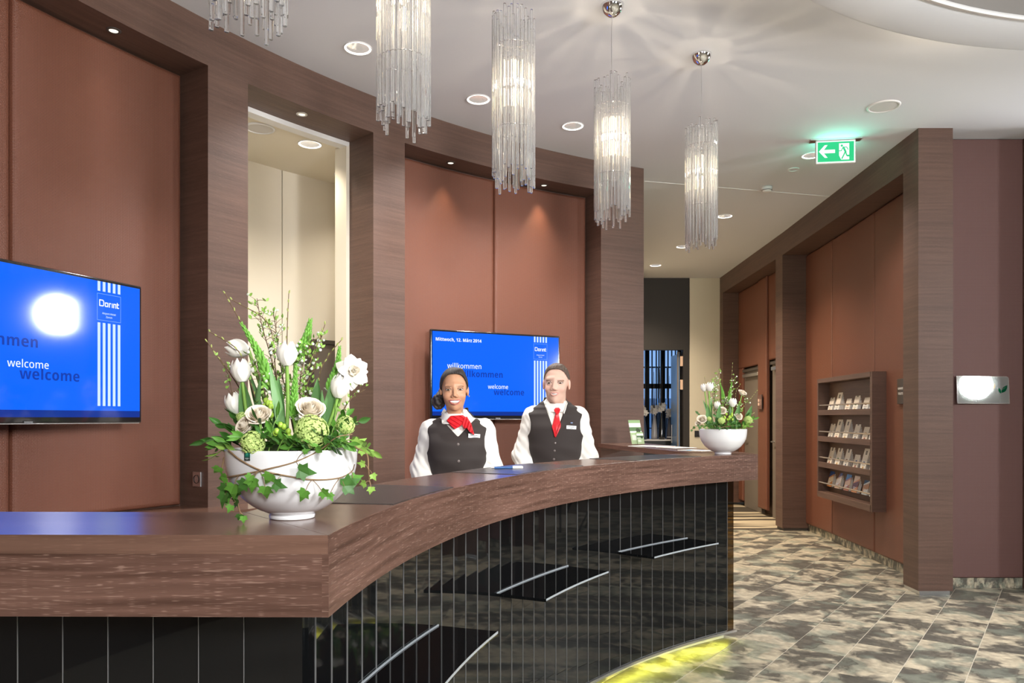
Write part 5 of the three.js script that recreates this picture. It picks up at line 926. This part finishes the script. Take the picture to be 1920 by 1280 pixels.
function pompom(root, at, r, label, grp) {
  const t = thing('green_snowball_flower', label, 'flower', root.toArray(), 0, grp), p = at.clone().sub(root); stemTo(t, V(0, 0, 0), p, 0.0028);
  const bits = [new THREE.SphereGeometry(r * 0.82, 14, 10)], n = 84;
  for (let i = 0; i < n; i++) {
    const y = 1 - 2 * (i + 0.5) / n, a = i * 2.39996, q = Math.sqrt(1 - y * y), d = V(Math.cos(a) * q, y, Math.sin(a) * q), b = 0.86 + 0.2 * rnd();
    const fl = []; for (let j = 0; j < 5; j++) fl.push(new THREE.SphereGeometry(r * 0.12, 5, 4).scale(1.15, 0.28, 0.8).translate(r * 0.115, 0, 0).rotateY(j * 1.257 + i));
    const g = merge(fl); g.applyQuaternion(new THREE.Quaternion().setFromUnitVectors(V(0, 1, 0), d)); g.translate(d.x * r * b, d.y * r * b, d.z * r * b); bits.push(g);
  }
  const o = mesh('florets', merge(bits), G.lime, t, 'ball of tiny lime green florets'); o.position.copy(p);
}
function spike(root, base, tip, r, label, grp) {
  const t = thing('green_flower_spike', label, 'flower spike', root.toArray(), 0, grp), b = base.clone().sub(root), e = tip.clone().sub(root);
  stemTo(t, V(0, 0, 0), b, 0.004); const mid = b.clone().lerp(e, 0.5).add(V(rr(-0.008, 0.008), 0.004, 0)), c = new THREE.CatmullRomCurve3([b, mid, e]); mesh('stem', taper([b, mid, e], 0.004, 0.0015, 10, 6), G.light, t);
  const bits = [], n = 74;
  for (let i = 0; i < n; i++) {
    const f = i / n, q = c.getPointAt(f), tan = c.getTangentAt(f), a = i * 2.39996, side = V(Math.cos(a), 0, Math.sin(a)), k = (1 - f * 0.72) * r;
    const dir = tan.clone().multiplyScalar(1.5).addScaledVector(side, 0.75 * (1 - f * 0.6)).normalize();
    const g = new THREE.SphereGeometry(1, 6, 5).scale(k * 0.34, k * 0.95, k * 0.34).applyQuaternion(new THREE.Quaternion().setFromUnitVectors(V(0, 1, 0), dir)); const w = q.clone().addScaledVector(side, k * 0.5).addScaledVector(dir, k * 0.4); g.translate(w.x, w.y, w.z); bits.push(g);
  }
  mesh('buds', merge(bits), mat({ color: lin(0.17, 0.42, 0.055), roughness: 0.5 }), t, 'overlapping pointed green buds');
  const fl = []; for (let i = 0; i < 4; i++) { const q = b.clone().lerp(e, -0.05 + i * 0.03), a = i * 2.1; for (let j = 0; j < 6; j++) fl.push(new THREE.SphereGeometry(r * 0.28, 6, 4).scale(1.3, 0.25, 0.7).translate(r * 0.35, 0, 0).rotateY(j * 1.047).rotateX(0.9).rotateY(a).translate(q.x + Math.cos(a) * r * 0.9, q.y, q.z + Math.sin(a) * r * 0.9)); }
  mesh('florets', merge(fl), G.white, t, 'small open white florets');
}
function twig(root, pts, label, grp, r = 0.0016) {
  const t = thing('budding_twig', label, 'twig', root.toArray(), 0, grp), l = pts.map((p) => p.clone().sub(root)); mesh('stem', taper([V(0, 0, 0), ...l], r * 1.3, r * 0.6, 20, 5), G.twig, t);
  const c = new THREE.CatmullRomCurve3([V(0, 0, 0), ...l]), bits = [];
  for (let i = 0; i < 11; i++) { const f = 0.42 + 0.58 * i / 10, q = c.getPointAt(Math.min(1, f)), tn = c.getTangentAt(Math.min(1, f)), d = tn.clone().add(V(rr(-0.5, 0.5), 0.2, rr(-0.5, 0.5))).normalize(); const g = new THREE.SphereGeometry(1, 6, 5).scale(0.0018, 0.0045, 0.0018).applyQuaternion(new THREE.Quaternion().setFromUnitVectors(V(0, 1, 0), d)); g.translate(q.x + d.x * 0.004, q.y + d.y * 0.004, q.z + d.z * 0.004); bits.push(g); }
  mesh('buds', merge(bits), G.bud, t);
}
function blossomBranch(root, pts, label, grp, n = 46, k = 1) {
  const t = thing('blossom_branch', label, 'branch', root.toArray(), 0, grp), l = pts.map((p) => p.clone().sub(root)); mesh('stem', taper([V(0, 0, 0), ...l], 0.0019, 0.0008, 18, 5), G.twig, t);
  const c = new THREE.CatmullRomCurve3([V(0, 0, 0), ...l]), lv = [], fl = [], tw = [];
  for (let i = 0; i < n; i++) {
    const f = 0.3 + 0.7 * i / n, q = c.getPointAt(f), d = V(rr(-1, 1), rr(-0.1, 1), rr(-1, 1)).normalize(), s = rr(0.008, 0.03) * k, e = q.clone().addScaledVector(d, s);
    tw.push(taper([q, q.clone().lerp(e, 0.5).add(V(0, 0.002, 0)), e], 0.0007, 0.0004, 3, 4));
    for (let j = 0; j < 2; j++) lv.push(leafGeo(0.011 * k, 0.006 * k, 0.4, 0.2, 0.9).rotateY(rnd() * 6.3).rotateX(rr(-0.9, 0.9)).rotateZ(rr(-0.9, 0.9)).translate(e.x, e.y, e.z));
    if (rnd() < 0.5) fl.push(new THREE.SphereGeometry(rr(0.0025, 0.0042) * k, 7, 5).translate(e.x + rr(-0.004, 0.004), e.y + 0.003, e.z + rr(-0.004, 0.004)));
  }
  mesh('side_twigs', merge(tw), G.twig, t); mesh('small_leaves', merge(lv), G.light, t).userData.kind = 'stuff'; mesh('blossoms', merge(fl), G.white, t, 'tiny round white blossoms').userData.kind = 'stuff';
}
function sprig(root, tip, label, grp, m, kind = 'long', n = 11, k = 1) {
  const t = thing('leafy_sprig', label, 'foliage', root.toArray(), 0, grp), e = tip.clone().sub(root), mid = e.clone().multiplyScalar(0.5).add(V(0, 0.018 * k, 0)), c = new THREE.CatmullRomCurve3([V(0, 0, 0), mid, e]);
  mesh('stem', taper([V(0, 0, 0), mid, e], 0.0016, 0.0008, 10, 5), G.stem, t);
  for (let i = 0; i < n; i++) {
    const f = Math.min(1, 0.2 + 0.8 * i / (n - 1)), q = c.getPointAt(f), tn = c.getTangentAt(f), sd = i % 2 ? 1 : -1, ac = V(-tn.y * 0.4 - tn.z, tn.x * 0.6 + 0.25, tn.x).normalize();
    const o = mesh('leaf', leafSet[kind][i % leafSet[kind].length], m, t); o.position.copy(q); const d = i === n - 1 ? tn : tn.clone().multiplyScalar(0.8).addScaledVector(ac, sd).add(V(rr(-0.2, 0.2), rr(-0.1, 0.3), rr(-0.2, 0.4)));
    lookUp(o, d); o.rotateY(rr(-1.2, 1.2)); o.scale.setScalar(k * rr(0.8, 1.12));
  }
}
function daffodil(root, at, face, label, grp) {
  const t = thing('white_double_daffodil', label, 'daffodil', root.toArray(), 0, grp), p = at.clone().sub(root), neck = p.clone().addScaledVector(face, -0.03).add(V(0, 0.006, 0)); mesh('stem', taper([V(0, 0, 0), neck.clone().multiplyScalar(0.6), neck, p.clone().addScaledVector(face, -0.006)], 0.0042, 0.0034, 16, 6), G.stem, t);
  const put = (g, i, n, sc, tilt, m) => { const o = mesh('petal', g, m, t); o.position.copy(p); const q = new THREE.Quaternion().setFromUnitVectors(V(0, 0, 1), face.clone().normalize()), q2 = new THREE.Quaternion().setFromAxisAngle(V(0, 0, 1), i / n * Math.PI * 2 + (n > 6 ? 0.3 : 0)), q3 = new THREE.Quaternion().setFromAxisAngle(V(1, 0, 0), tilt); o.quaternion.copy(q).multiply(q2).multiply(q3); o.scale.setScalar(sc); };
  for (let i = 0; i < 6; i++) put(dPetal, i, 6, 1.3, -0.15 + rr(-0.1, 0.25), G.tulip); for (let i = 0; i < 6; i++) put(dPetal, i + 0.5, 6, 1.0, 0.35, G.tulip); for (let i = 0; i < 8; i++) put(dInner, i, 8, 1.0, 0.8 + rr(-0.2, 0.2), G.cream); for (let i = 0; i < 6; i++) put(dInner, i + 0.4, 6, 0.7, 1.2, G.tulip);
}
function berries(root, at, label, grp, n = 9, k = 1) {
  const t = thing('green_berry_sprig', label, 'berries', root.toArray(), 0, grp), p = at.clone().sub(root); stemTo(t, V(0, 0, 0), p, 0.0016);
  for (let i = 0; i < n; i++) { const o = mesh('berry', new THREE.SphereGeometry(0.0062 * k, 10, 8).scale(0.9, 1.1, 0.9), G.berry, t); o.position.set(p.x + rr(-0.022, 0.022) * k, p.y + rr(-0.016, 0.016) * k, p.z + rr(-0.012, 0.018) * k); }
}
function bowl(name, label, x, d, tagged) {
  const t = thing(name, label, 'flower bowl', [x, HT, -d]);
  const pr = [[0, 0.001], [0.045, 0.0], [0.0485, 0.002], [0.049, 0.008], [0.047, 0.0115], [0.055, 0.015], [0.07, 0.0215], [0.088, 0.033], [0.1055, 0.048], [0.121, 0.068], [0.132, 0.089], [0.1385, 0.115], [0.141, 0.1515], [0.1395, 0.153], [0.1375, 0.1515], [0.135, 0.115], [0.128, 0.089], [0.11, 0.06], [0.06, 0.03], [0, 0.025]];
  const sp = new THREE.SplineCurve(pr.slice(5, 13).map(([a, b]) => new THREE.Vector2(a, b))).getPoints(24).map((q) => [q.x, q.y]);
  mesh('shell', lathe([...pr.slice(0, 5), ...sp, ...pr.slice(13)], 96), phys({ color: lin(0.80, 0.80, 0.81), roughness: 0.16, clearcoat: 0.6, clearcoatRoughness: 0.08 }), t, 'glossy white ceramic shell');
  mesh('moss', new THREE.SphereGeometry(0.134, 32, 10, 0, Math.PI * 2, 0, Math.PI / 2).scale(1, 0.3, 1).translate(0, 0.125, 0), G.moss, t, 'dark moss filling');
  if (tagged) { const c = document.createElement('canvas'); c.width = 48; c.height = 64; const g = c.getContext('2d'); g.fillStyle = '#1d2a2a'; g.fillRect(0, 0, 48, 64); g.fillStyle = '#17695a'; g.fillRect(6, 6, 36, 34); g.fillStyle = '#3c9a80'; g.beginPath(); g.arc(24, 20, 9, 0, 7); g.fill(); g.fillStyle = '#9fb0ac'; g.fillRect(8, 46, 32, 5); g.fillRect(12, 54, 24, 3); const tx = new THREE.CanvasTexture(c); tx.colorSpace = THREE.SRGBColorSpace; mesh('florist_tag', new THREE.BoxGeometry(0.0135, 0.0185, 0.0015).rotateY(-0.36).translate(-0.0525, 0.143, 0.1332), mat({ map: tx, roughness: 0.4 }), t, 'small dark green florist tag'); }
  const R = (h) => { for (let i = 5; i < 12; i++) if (h <= pr[i + 1][1]) return pr[i][0] + (pr[i + 1][0] - pr[i][0]) * (h - pr[i][1]) / (pr[i + 1][1] - pr[i][1]); return 0.141; };
  return { t, x, d, on: (u, v, off = 0.004) => { for (let q = d - 0.16; q < d + 0.02; q += 0.0015) { const p = W(u, v, q); if (Math.hypot(p.x - x, q - d) < R(p.y - HT) + off) return p; } return W(u, v, d); } };
}
function vine(pts, label, grp, leaves, name = 'ivy_vine') {
  const t = thing(name, label, 'ivy', pts[0].toArray(), 0, grp), o0 = pts[0]; mesh('stem', taper(pts.map((p) => p.clone().sub(o0)), 0.0019, 0.0012, 40, 5), G.vine, t);
  for (const [p, s, ang, m] of leaves) {
    const o = mesh('leaf', ivyShape, m || (rnd() < 0.55 ? G.dark : G.mid), t); o.position.copy(p.clone().sub(o0)).add(V(0, 0, 0.006)); o.rotation.set(rr(-0.5, 0.1), rr(-0.5, 0.5), ang, 'ZYX'); o.scale.setScalar(s);
    const near = pts.reduce((a, b) => (b.distanceTo(p) < a.distanceTo(p) ? b : a)); if (near.distanceTo(p) > 0.006) mesh('leaf_stalk', taper([near.clone().sub(o0), near.clone().lerp(p, 0.5).sub(o0).add(V(0, 0.003, 0.004)), p.clone().sub(o0).add(V(0, 0, 0.006))], 0.0008, 0.0007, 6, 4), G.vine, t);
  }
}
// ---- the big bowl near the corner of the desk
{
  const D = 1.66, B = bowl('flower_bowl', 'large white flower bowl wound with ivy at the desk corner', (548 - U0) / F * D, D, true), grp = 'flowers in the bowl at the desk corner';
  const q = (cx, cy, dz = 0) => W(360 + cx / 2.666, 520 + cy / 2.666, D + dz), root = (k = 0, dz = 0) => P(B.x + k, HT + 0.148, D + dz);
  tulip(root(0.0, -0.05), q(474, 440, -0.07), V(0.03, 1, 0.05), 'tallest white tulip standing in the middle of the big bowl', grp, 1.02);
  tulip(root(-0.07, -0.02), q(252, 522, -0.03), V(-0.12, 1, 0), 'white tulip leaning over the dark foliage beside the big bowl', grp, 1);
  tulip(root(-0.09, 0.0), q(230, 680, 0.0), V(-0.3, 1, 0.1), 'low white tulip tucked behind the cream roses', grp, 0.95);
  tulip(root(0.06, -0.03), q(728, 600, -0.03), V(0.22, 1, 0.05), 'white tulip under the open double daffodil', grp, 0.98);
  tulip(root(-0.05, 0.03), q(285, 368, 0.03), V(-1, 0.22, 0.2), 'white tulip nodding sideways beneath the tall green spike', grp, 1.0);
  daffodil(root(0.07, -0.01), q(805, 468, -0.02), V(0.45, 0.08, 0.9).normalize(), 'open white double daffodil leaning out of the big bowl', grp);
  rose(root(-0.05, -0.08), q(335, 692, -0.085), 0.054, V(0.05, 0.75, 0.75).normalize(), 'cream rose above the small lime snowball flower', grp);
  rose(root(-0.075, -0.07), q(268, 742, -0.08), 0.045, V(-0.5, 0.5, 0.75).normalize(), 'half open cream rose at the bowl rim', grp);
  rose(root(0.035, -0.07), q(592, 664, -0.07), 0.062, V(0.25, 0.72, 0.7).normalize(), 'large cream rose above the big lime snowball flower', grp);
  pompom(root(-0.06, -0.1), q(305, 828, -0.125), 0.0235, 'small lime snowball flower hanging over the bowl rim', grp);
  pompom(root(0.04, -0.09), q(597, 772, -0.10), 0.034, 'big lime snowball flower below the large cream rose', grp);
  pompom(root(0.1, -0.05), q(768, 738, -0.05), 0.02, 'lime snowball flower at the outer side under the daffodil', grp);
  pompom(root(-0.09, -0.03), q(250, 700, -0.03), 0.012, 'tiny lime snowball bud between tulip and foliage', grp);
  spike(root(-0.03, 0), q(395, 560, 0.0), q(245, 225, 0.0), 0.0155, 'long green flower spike leaning toward the large television', grp);
  spike(root(0.01, 0.04), q(515, 420, 0.05), q(592, 210, 0.05), 0.0165, 'green flower spike with a blunt tip beside the office opening', grp);
  spike(root(0.005, -0.03), q(505, 690, -0.04), q(520, 430, -0.03), 0.011, 'slim green flower spike right behind the tallest tulip', grp);
  spike(root(0.06, 0.02), q(690, 560, 0.02), q(738, 345, 0.02), 0.0125, 'green flower spike behind the double daffodil', grp);
  twig(root(-0.02, 0.02), [q(390, 520, 0.02), q(300, 330, 0.01), q(165, 80, 0)], 'long budding twig reaching highest over the television side', grp);
  twig(root(-0.02, 0.03), [q(420, 480, 0.03), q(380, 230, 0.03), q(200, 112, 0.03)], 'arched budding twig over the long green spike', grp);
  twig(root(-0.05, 0.01), [q(290, 520, 0), q(230, 365, -0.01), q(90, 272, -0.01)], 'low budding twig passing in front of the nodding tulip', grp);
  twig(root(-0.06, 0.02), [q(265, 600, 0.02), q(170, 450, 0.02), q(76, 322, 0.02)], 'lowest budding twig pointing to the wood frame', grp);
  twig(root(0.01, 0.03), [q(478, 500, 0.03), q(476, 280, 0.03), q(484, 80, 0.03)], 'straight upright budding twig in the middle of the big bowl', grp);
  twig(root(0.03, 0.03), [q(560, 520, 0.03), q(610, 380, 0.03), q(665, 235, 0.03)], 'budding twig leaning toward the pillar', grp);
  twig(root(0.06, 0.03), [q(640, 480, 0.03), q(690, 380, 0.03), q(745, 315, 0.03)], 'short budding twig behind the daffodil', grp);
  blossomBranch(root(-0.01, 0.03), [q(400, 420, 0.04), q(345, 220, 0.04), q(325, 105, 0.04)], 'white dotted blossom branch rising beside the long green spike', grp, 56);
  blossomBranch(root(0.0, 0.04), [q(440, 420, 0.05), q(420, 260, 0.05), q(408, 180, 0.05)], 'bushy blossom branch behind the tallest tulip', grp, 60);
  blossomBranch(root(0.02, 0.02), [q(540, 520, 0.03), q(560, 420, 0.03), q(600, 320, 0.03)], 'blossom branch between the two blunt green spikes', grp, 52);
  blossomBranch(root(0.03, 0.03), [q(570, 560, 0.03), q(610, 450, 0.04), q(650, 280, 0.04)], 'blossom branch in front of the grey office door', grp, 50);
  blossomBranch(root(-0.03, 0.0), [q(360, 560, -0.01), q(330, 460, -0.01), q(310, 420, 0)], 'short blossom branch beside the leaning tulip', grp, 40);
  blossomBranch(root(0.08, -0.01), [q(740, 700, -0.02), q(800, 600, -0.02), q(865, 560, -0.02)], 'thin blossom twig hanging out under the daffodil', grp, 16, 0.8);
  blossomBranch(root(-0.1, 0.0), [q(210, 640, 0), q(180, 480, 0), q(130, 400, 0)], 'thin blossom twig at the television side', grp, 18, 0.8);
  berries(root(-0.02, -0.08), q(405, 650, -0.06), 'green berries between the cream roses', grp); berries(root(0.0, -0.09), q(470, 760, -0.1), 'green berries over the middle of the bowl rim', grp, 6);
  const S = (a, b, dz, kind, m, n, label, k) => sprig(root(a[0], a[1]), q(b[0], b[1], dz), label, grp, m, kind, n, k);
  S([-0.08, -0.05], [70, 815], -0.05, 'long', G.dark, 13, 'dark leafy sprig reaching out farthest at the television side', 0.95); S([-0.08, -0.06], [140, 735], -0.04, 'long', G.dark, 12, 'dark leafy sprig above the longest one', 0.9); S([-0.09, -0.04], [200, 660], 0.0, 'small', G.dark, 11, 'small leaved dark sprig in front of the low tulip', 1.25); S([-0.09, -0.09], [120, 850], -0.06, 'long', G.mid, 11, 'mid green sprig hanging at the bowl rim', 0.85); S([-0.08, -0.09], [95, 905], -0.06, 'long', G.light, 7, 'pale green sprig drooping below the rim', 0.8);
  S([-0.03, -0.1], [330, 715], -0.11, 'long', G.dark, 8, 'dark sprig in front of the cream rose', 0.75); S([-0.04, -0.11], [400, 800], -0.15, 'long', G.dark, 9, 'dark sprig over the rim beside the florist tag', 0.8); S([-0.02, -0.1], [430, 690], -0.08, 'long', G.mid, 9, 'mid green sprig between the roses', 0.85); S([0.0, -0.11], [500, 800], -0.14, 'long', G.mid, 9, 'mid green sprig over the middle of the rim', 0.85); S([0.02, -0.11], [560, 830], -0.14, 'long', G.dark, 9, 'dark sprig before the big lime snowball flower', 0.7);
  S([0.06, -0.1], [680, 790], -0.12, 'long', G.dark, 10, 'dark sprig beside the big lime snowball flower', 0.9); S([0.09, -0.06], [770, 690], -0.05, 'small', G.mid, 11, 'small leaved sprig under the white tulip', 1.3); S([0.1, -0.07], [830, 720], -0.05, 'small', G.dark, 9, 'small leaved sprig at the outer rim', 1.2); S([0.09, -0.08], [905, 870], -0.06, 'small', G.light, 12, 'pale sprig with paired leaves hanging out over the pillar side', 1.4); S([0.09, -0.1], [780, 830], -0.11, 'long', G.mid, 10, 'mid green sprig along the outer rim', 0.9); S([-0.06, -0.1], [240, 800], -0.12, 'long', G.mid, 9, 'mid green sprig behind the small lime snowball flower', 0.8); S([0.03, -0.1], [620, 850], -0.15, 'small', G.mid, 9, 'small sprig creeping over the rim', 1.2); S([0.07, -0.09], [720, 850], -0.13, 'small', G.dark, 9, 'small dark sprig creeping over the rim', 1.3);
  for (const [x, y, z, a, lb] of [[435, 690, -0.02, 0.1, 'tallest'], [610, 640, 0.02, 0.15, 'broad'], [665, 700, 0.0, 0.25, 'slanting'], [300, 620, 0.01, -0.1, 'half hidden']]) { const r0 = q(x, y, z), t = thing('tulip_leaf', `${lb} long blue green tulip leaf in the big bowl`, 'leaf', P(r0.x, HT + 0.15, D + z).toArray(), 0, grp); const o = mesh('blade', leafSet.blade[0], G.sage, t); lookUp(o, V(a, 1, 0.05)); o.rotateY(rr(-0.5, 0.5)); o.scale.set(1.15, 1.1 * (r0.y > 0 ? 1 : 1), 1); }
  // ivy wound round the bowl
  const b = (cx, cy, off) => B.on(360 + cx / 2.666, 520 + cy / 2.666, off);
  const L = (l) => l.map(([x, y, s, a, m]) => [b(x, y, 0.012), s / 2.666 / 852 * 0.95, a, m]);
  vine([b(182, 862), b(240, 910), b(340, 962), b(450, 987), b(600, 1010), b(740, 1000), b(800, 968), q(812, 935, -0.05)], 'ivy vine slung low across the front of the bowl', grp, L([[395, 985, 62, 2.6], [420, 1030, 60, -1.9], [372, 1050, 66, 3.1], [310, 1010, 70, 2.9], [570, 1068, 60, 2.6], [655, 1070, 56, -2.2], [690, 1085, 40, -2.6], [765, 1040, 96, -1.35], [272, 1025, 66, 2.4], [805, 1010, 60, -1.0]]));
  vine([q(150, 1000, -0.06), b(235, 988), b(380, 957), b(520, 920), b(640, 862), q(720, 800, -0.13), q(800, 784, -0.08)], 'ivy vine crossing upward over the bowl', grp, L([[545, 965, 78, -1.8], [565, 872, 34, -1.0, G.mid], [300, 990, 46, 2.6], [215, 1040, 78, 2.9]]));
  vine([q(160, 900, -0.05), q(150, 980, -0.07), q(190, 1060, -0.09), q(225, 1120, -0.09), q(240, 1170, -0.08), q(264, 1200, -0.08)], 'ivy tail hanging down the television side of the bowl', grp, [[140, 950, 52, 2.5], [175, 1000, 56, 1.8], [180, 1050, 84, 2.6], [225, 1060, 70, 2.2], [170, 1085, 70, 2.9], [230, 1110, 56, 2.4], [200, 1140, 40, 2.7], [245, 1185, 40, 2.9], [262, 1195, 36, 3.2], [190, 1115, 40, 1.5]].map(([x, y, s, a]) => [q(x, y, -0.09), s / 2.666 / 852 * 0.95, a]));
  vine([q(820, 850, -0.08), q(872, 880, -0.07), q(882, 960, -0.07), q(888, 1020, -0.07), q(898, 1060, -0.07)], 'thin ivy tail hanging free on the pillar side', grp, [[862, 930, 38, 1.5], [905, 985, 36, -2.6], [868, 1028, 40, 1.8], [898, 1050, 40, 3.1], [850, 860, 50, -2.2], [820, 830, 60, -1.2], [770, 820, 60, 2.6]].map(([x, y, s, a]) => [q(x, y, -0.07), s / 2.666 / 852 * 0.95, a, G.light]));
}
// ---- the second bowl at the far end of the desk
{
  const D = 4.56, B = bowl('flower_bowl', 'white flower bowl at the hallway end of the desk', (1355.5 - U0) / F * D, D, false), grp = 'flowers in the bowl at the hallway end';
  const q = (cx, cy, dz = 0) => W(1280 + cx / 6.4, 660 + cy / 6.4, D + dz), root = (k = 0, dz = 0) => P(B.x + k, HT + 0.148, D + dz);
  tulip(root(-0.07, -0.02), q(265, 470, -0.02), V(-0.2, 1, 0), 'white tulip leaning outward at the edge of the far bowl', grp, 0.95); tulip(root(-0.06, -0.03), q(318, 465, -0.04), V(0.1, 1, 0.1), 'white tulip beside the leaning one in the far bowl', grp, 1.05);
  tulip(root(-0.02, -0.05), q(415, 680, -0.06), V(0, 1, 0.05), 'slim white tulip bud in the middle of the far bowl', grp, 0.9); tulip(root(0.04, -0.06), q(598, 655, -0.07), V(0.05, 1, 0.1), 'round white tulip bud in the far bowl', grp, 1.05);
  rose(root(0.07, 0), q(715, 490, 0.0), 0.052, V(0.3, 0.8, 0.5).normalize(), 'highest cream rose in the far bowl', grp); rose(root(0.0, -0.07), q(472, 700, -0.07), 0.05, V(0, 0.5, 0.85).normalize(), 'cream rose in the middle of the far bowl', grp); rose(root(-0.09, -0.07), q(232, 805, -0.08), 0.056, V(-0.3, 0.5, 0.8).normalize(), 'cream rose on the rim of the far bowl', grp); rose(root(-0.11, -0.06), q(187, 855, -0.07), 0.036, V(-0.6, 0.2, 0.8).normalize(), 'small cream rose hanging at the rim of the far bowl', grp); rose(root(0.06, -0.07), q(665, 768, -0.08), 0.05, V(0.2, 0.5, 0.85).normalize(), 'white cream rose low in the far bowl', grp);
  pompom(root(0, -0.1), q(465, 825, -0.11), 0.022, 'lime snowball flower on the rim of the far bowl', grp); pompom(root(0.11, -0.06), q(785, 815, -0.06), 0.026, 'lime snowball flower at the hallway side of the far bowl', grp); pompom(root(-0.08, -0.08), q(318, 800, -0.09), 0.014, 'tiny lime snowball flower beside the rim rose', grp);
  spike(root(0.02, 0), q(560, 600, 0), q(592, 360, 0), 0.0125, 'upright green flower spike in the far bowl', grp); spike(root(0.0, 0.02), q(488, 580, 0.02), q(448, 370, 0.02), 0.012, 'leaning green flower spike in the far bowl', grp);
  twig(root(-0.05, 0), [q(320, 600, 0), q(290, 440, 0), q(262, 305, 0)], 'budding twig above the leaning tulip of the far bowl', grp); twig(root(0.03, 0.02), [q(580, 480, 0.02), q(588, 300, 0.02), q(600, 140, 0.02)], 'tallest upright twig of the far bowl', grp); twig(root(0.05, 0.01), [q(630, 560, 0.01), q(650, 450, 0.01), q(688, 390, 0.01)], 'short budding twig beside the highest cream rose', grp); twig(root(0.08, 0.01), [q(740, 640, 0.01), q(830, 540, 0.01), q(890, 465, 0.01)], 'twig reaching out toward the hallway', grp); twig(root(0.1, -0.03), [q(760, 800, -0.03), q(800, 760, -0.03), q(850, 735, -0.03)], 'low twig at the hallway side of the far bowl', grp);
  blossomBranch(root(-0.03, 0.01), [q(390, 600, 0.02), q(380, 450, 0.02), q(440, 230, 0.02)], 'blossom branch rising highest in the far bowl', grp, 54, 1.1); blossomBranch(root(-0.04, 0.0), [q(370, 620, 0), q(360, 500, 0), q(370, 340, 0)], 'bushy blossom branch in the far bowl', grp, 54, 1.1); blossomBranch(root(0.02, -0.01), [q(540, 640, 0), q(600, 480, 0), q(605, 310, 0)], 'blossom branch beside the upright spike', grp, 40, 1.1); blossomBranch(root(0.06, -0.02), [q(680, 680, -0.02), q(730, 620, -0.02), q(770, 580, -0.02)], 'blossom branch behind the low rose', grp, 44, 1.2); blossomBranch(root(-0.01, -0.03), [q(500, 660, -0.03), q(520, 600, -0.03), q(540, 560, -0.03)], 'short blossom branch in the middle of the far bowl', grp, 40, 1.2);
  berries(root(0.03, -0.09), q(545, 775, -0.1), 'green berry cluster in the far bowl', grp, 16, 1.15);
  const S = (a, b, dz, kind, m, n, label, k) => sprig(root(a[0], a[1]), q(b[0], b[1], dz), label, grp, m, kind, n, k);
  S([-0.06, -0.08], [250, 880, -0.09], -0.1, 'long', G.mid, 9, 'mid green sprig at the rim rose', 0.9); S([-0.03, -0.09], [340, 860], -0.12, 'long', G.dark, 10, 'dark sprig over the rim of the far bowl', 0.9); S([0.03, -0.1], [560, 870], -0.12, 'long', G.mid, 10, 'mid green sprig below the berries', 0.9); S([0.06, -0.1], [640, 870], -0.12, 'long', G.dark, 11, 'dark sprig below the low rose', 1.0); S([0.09, -0.06], [850, 805], -0.06, 'long', G.mid, 10, 'mid green sprig reaching to the hallway', 0.95); S([0.09, -0.08], [790, 890], -0.08, 'long', G.light, 9, 'pale sprig drooping over the far rim', 0.9); S([0.1, -0.05], [790, 750], -0.04, 'long', G.dark, 9, 'dark sprig behind the outer snowball flower', 0.9); S([-0.09, -0.04], [190, 740], -0.03, 'small', G.dark, 9, 'small dark sprig above the rim rose', 1.2); S([-0.02, -0.1], [430, 890], -0.13, 'small', G.dark, 9, 'small dark sprig hanging over the rim', 1.3); S([0.0, -0.08], [400, 760], -0.09, 'long', G.sage, 9, 'grey green sprig in the middle of the far bowl', 0.9);
  for (const [x, z, a, lb] of [[330, -0.05, -0.12, 'outward leaning'], [400, -0.06, 0.02, 'upright'], [610, -0.06, 0.2, 'inner slanting'], [720, -0.02, 0.3, 'outer slanting']]) { const r0 = q(x, 800, z), t = thing('tulip_leaf', `${lb} blue green tulip leaf in the far bowl`, 'leaf', P(r0.x, HT + 0.15, D + z).toArray(), 0, grp); const o = mesh('blade', leafSet.blade[0], G.sage, t); lookUp(o, V(a, 1, 0.05)); o.rotateY(rr(-0.4, 0.4)); o.scale.set(1.25, 1.05, 1); }
  vine([q(240, 870, -0.1), q(180, 880, -0.1), q(130, 900, -0.1), q(105, 935, -0.1)], 'short ivy tail hanging beside the far bowl', grp, [[205, 900, 0.018, 2.8], [140, 900, 0.016, 2.2], [105, 932, 0.014, 2.9], [190, 880, 0.015, 1.8]].map(([x, y, s, a]) => [q(x, y, -0.1), s, a, G.dark]));
  vine([q(420, 880, -0.14), q(450, 900, -0.145), q(540, 890, -0.145), q(620, 880, -0.145)], 'ivy strand lying along the far bowl rim', grp, [[440, 905, 0.018, 3.1], [540, 905, 0.016, 2.8], [600, 880, 0.018, 2.4], [640, 880, 0.017, -2.4]].map(([x, y, s, a]) => [q(x, y, -0.145), s, a, G.dark]));
}
renderer.render(scene, camera);
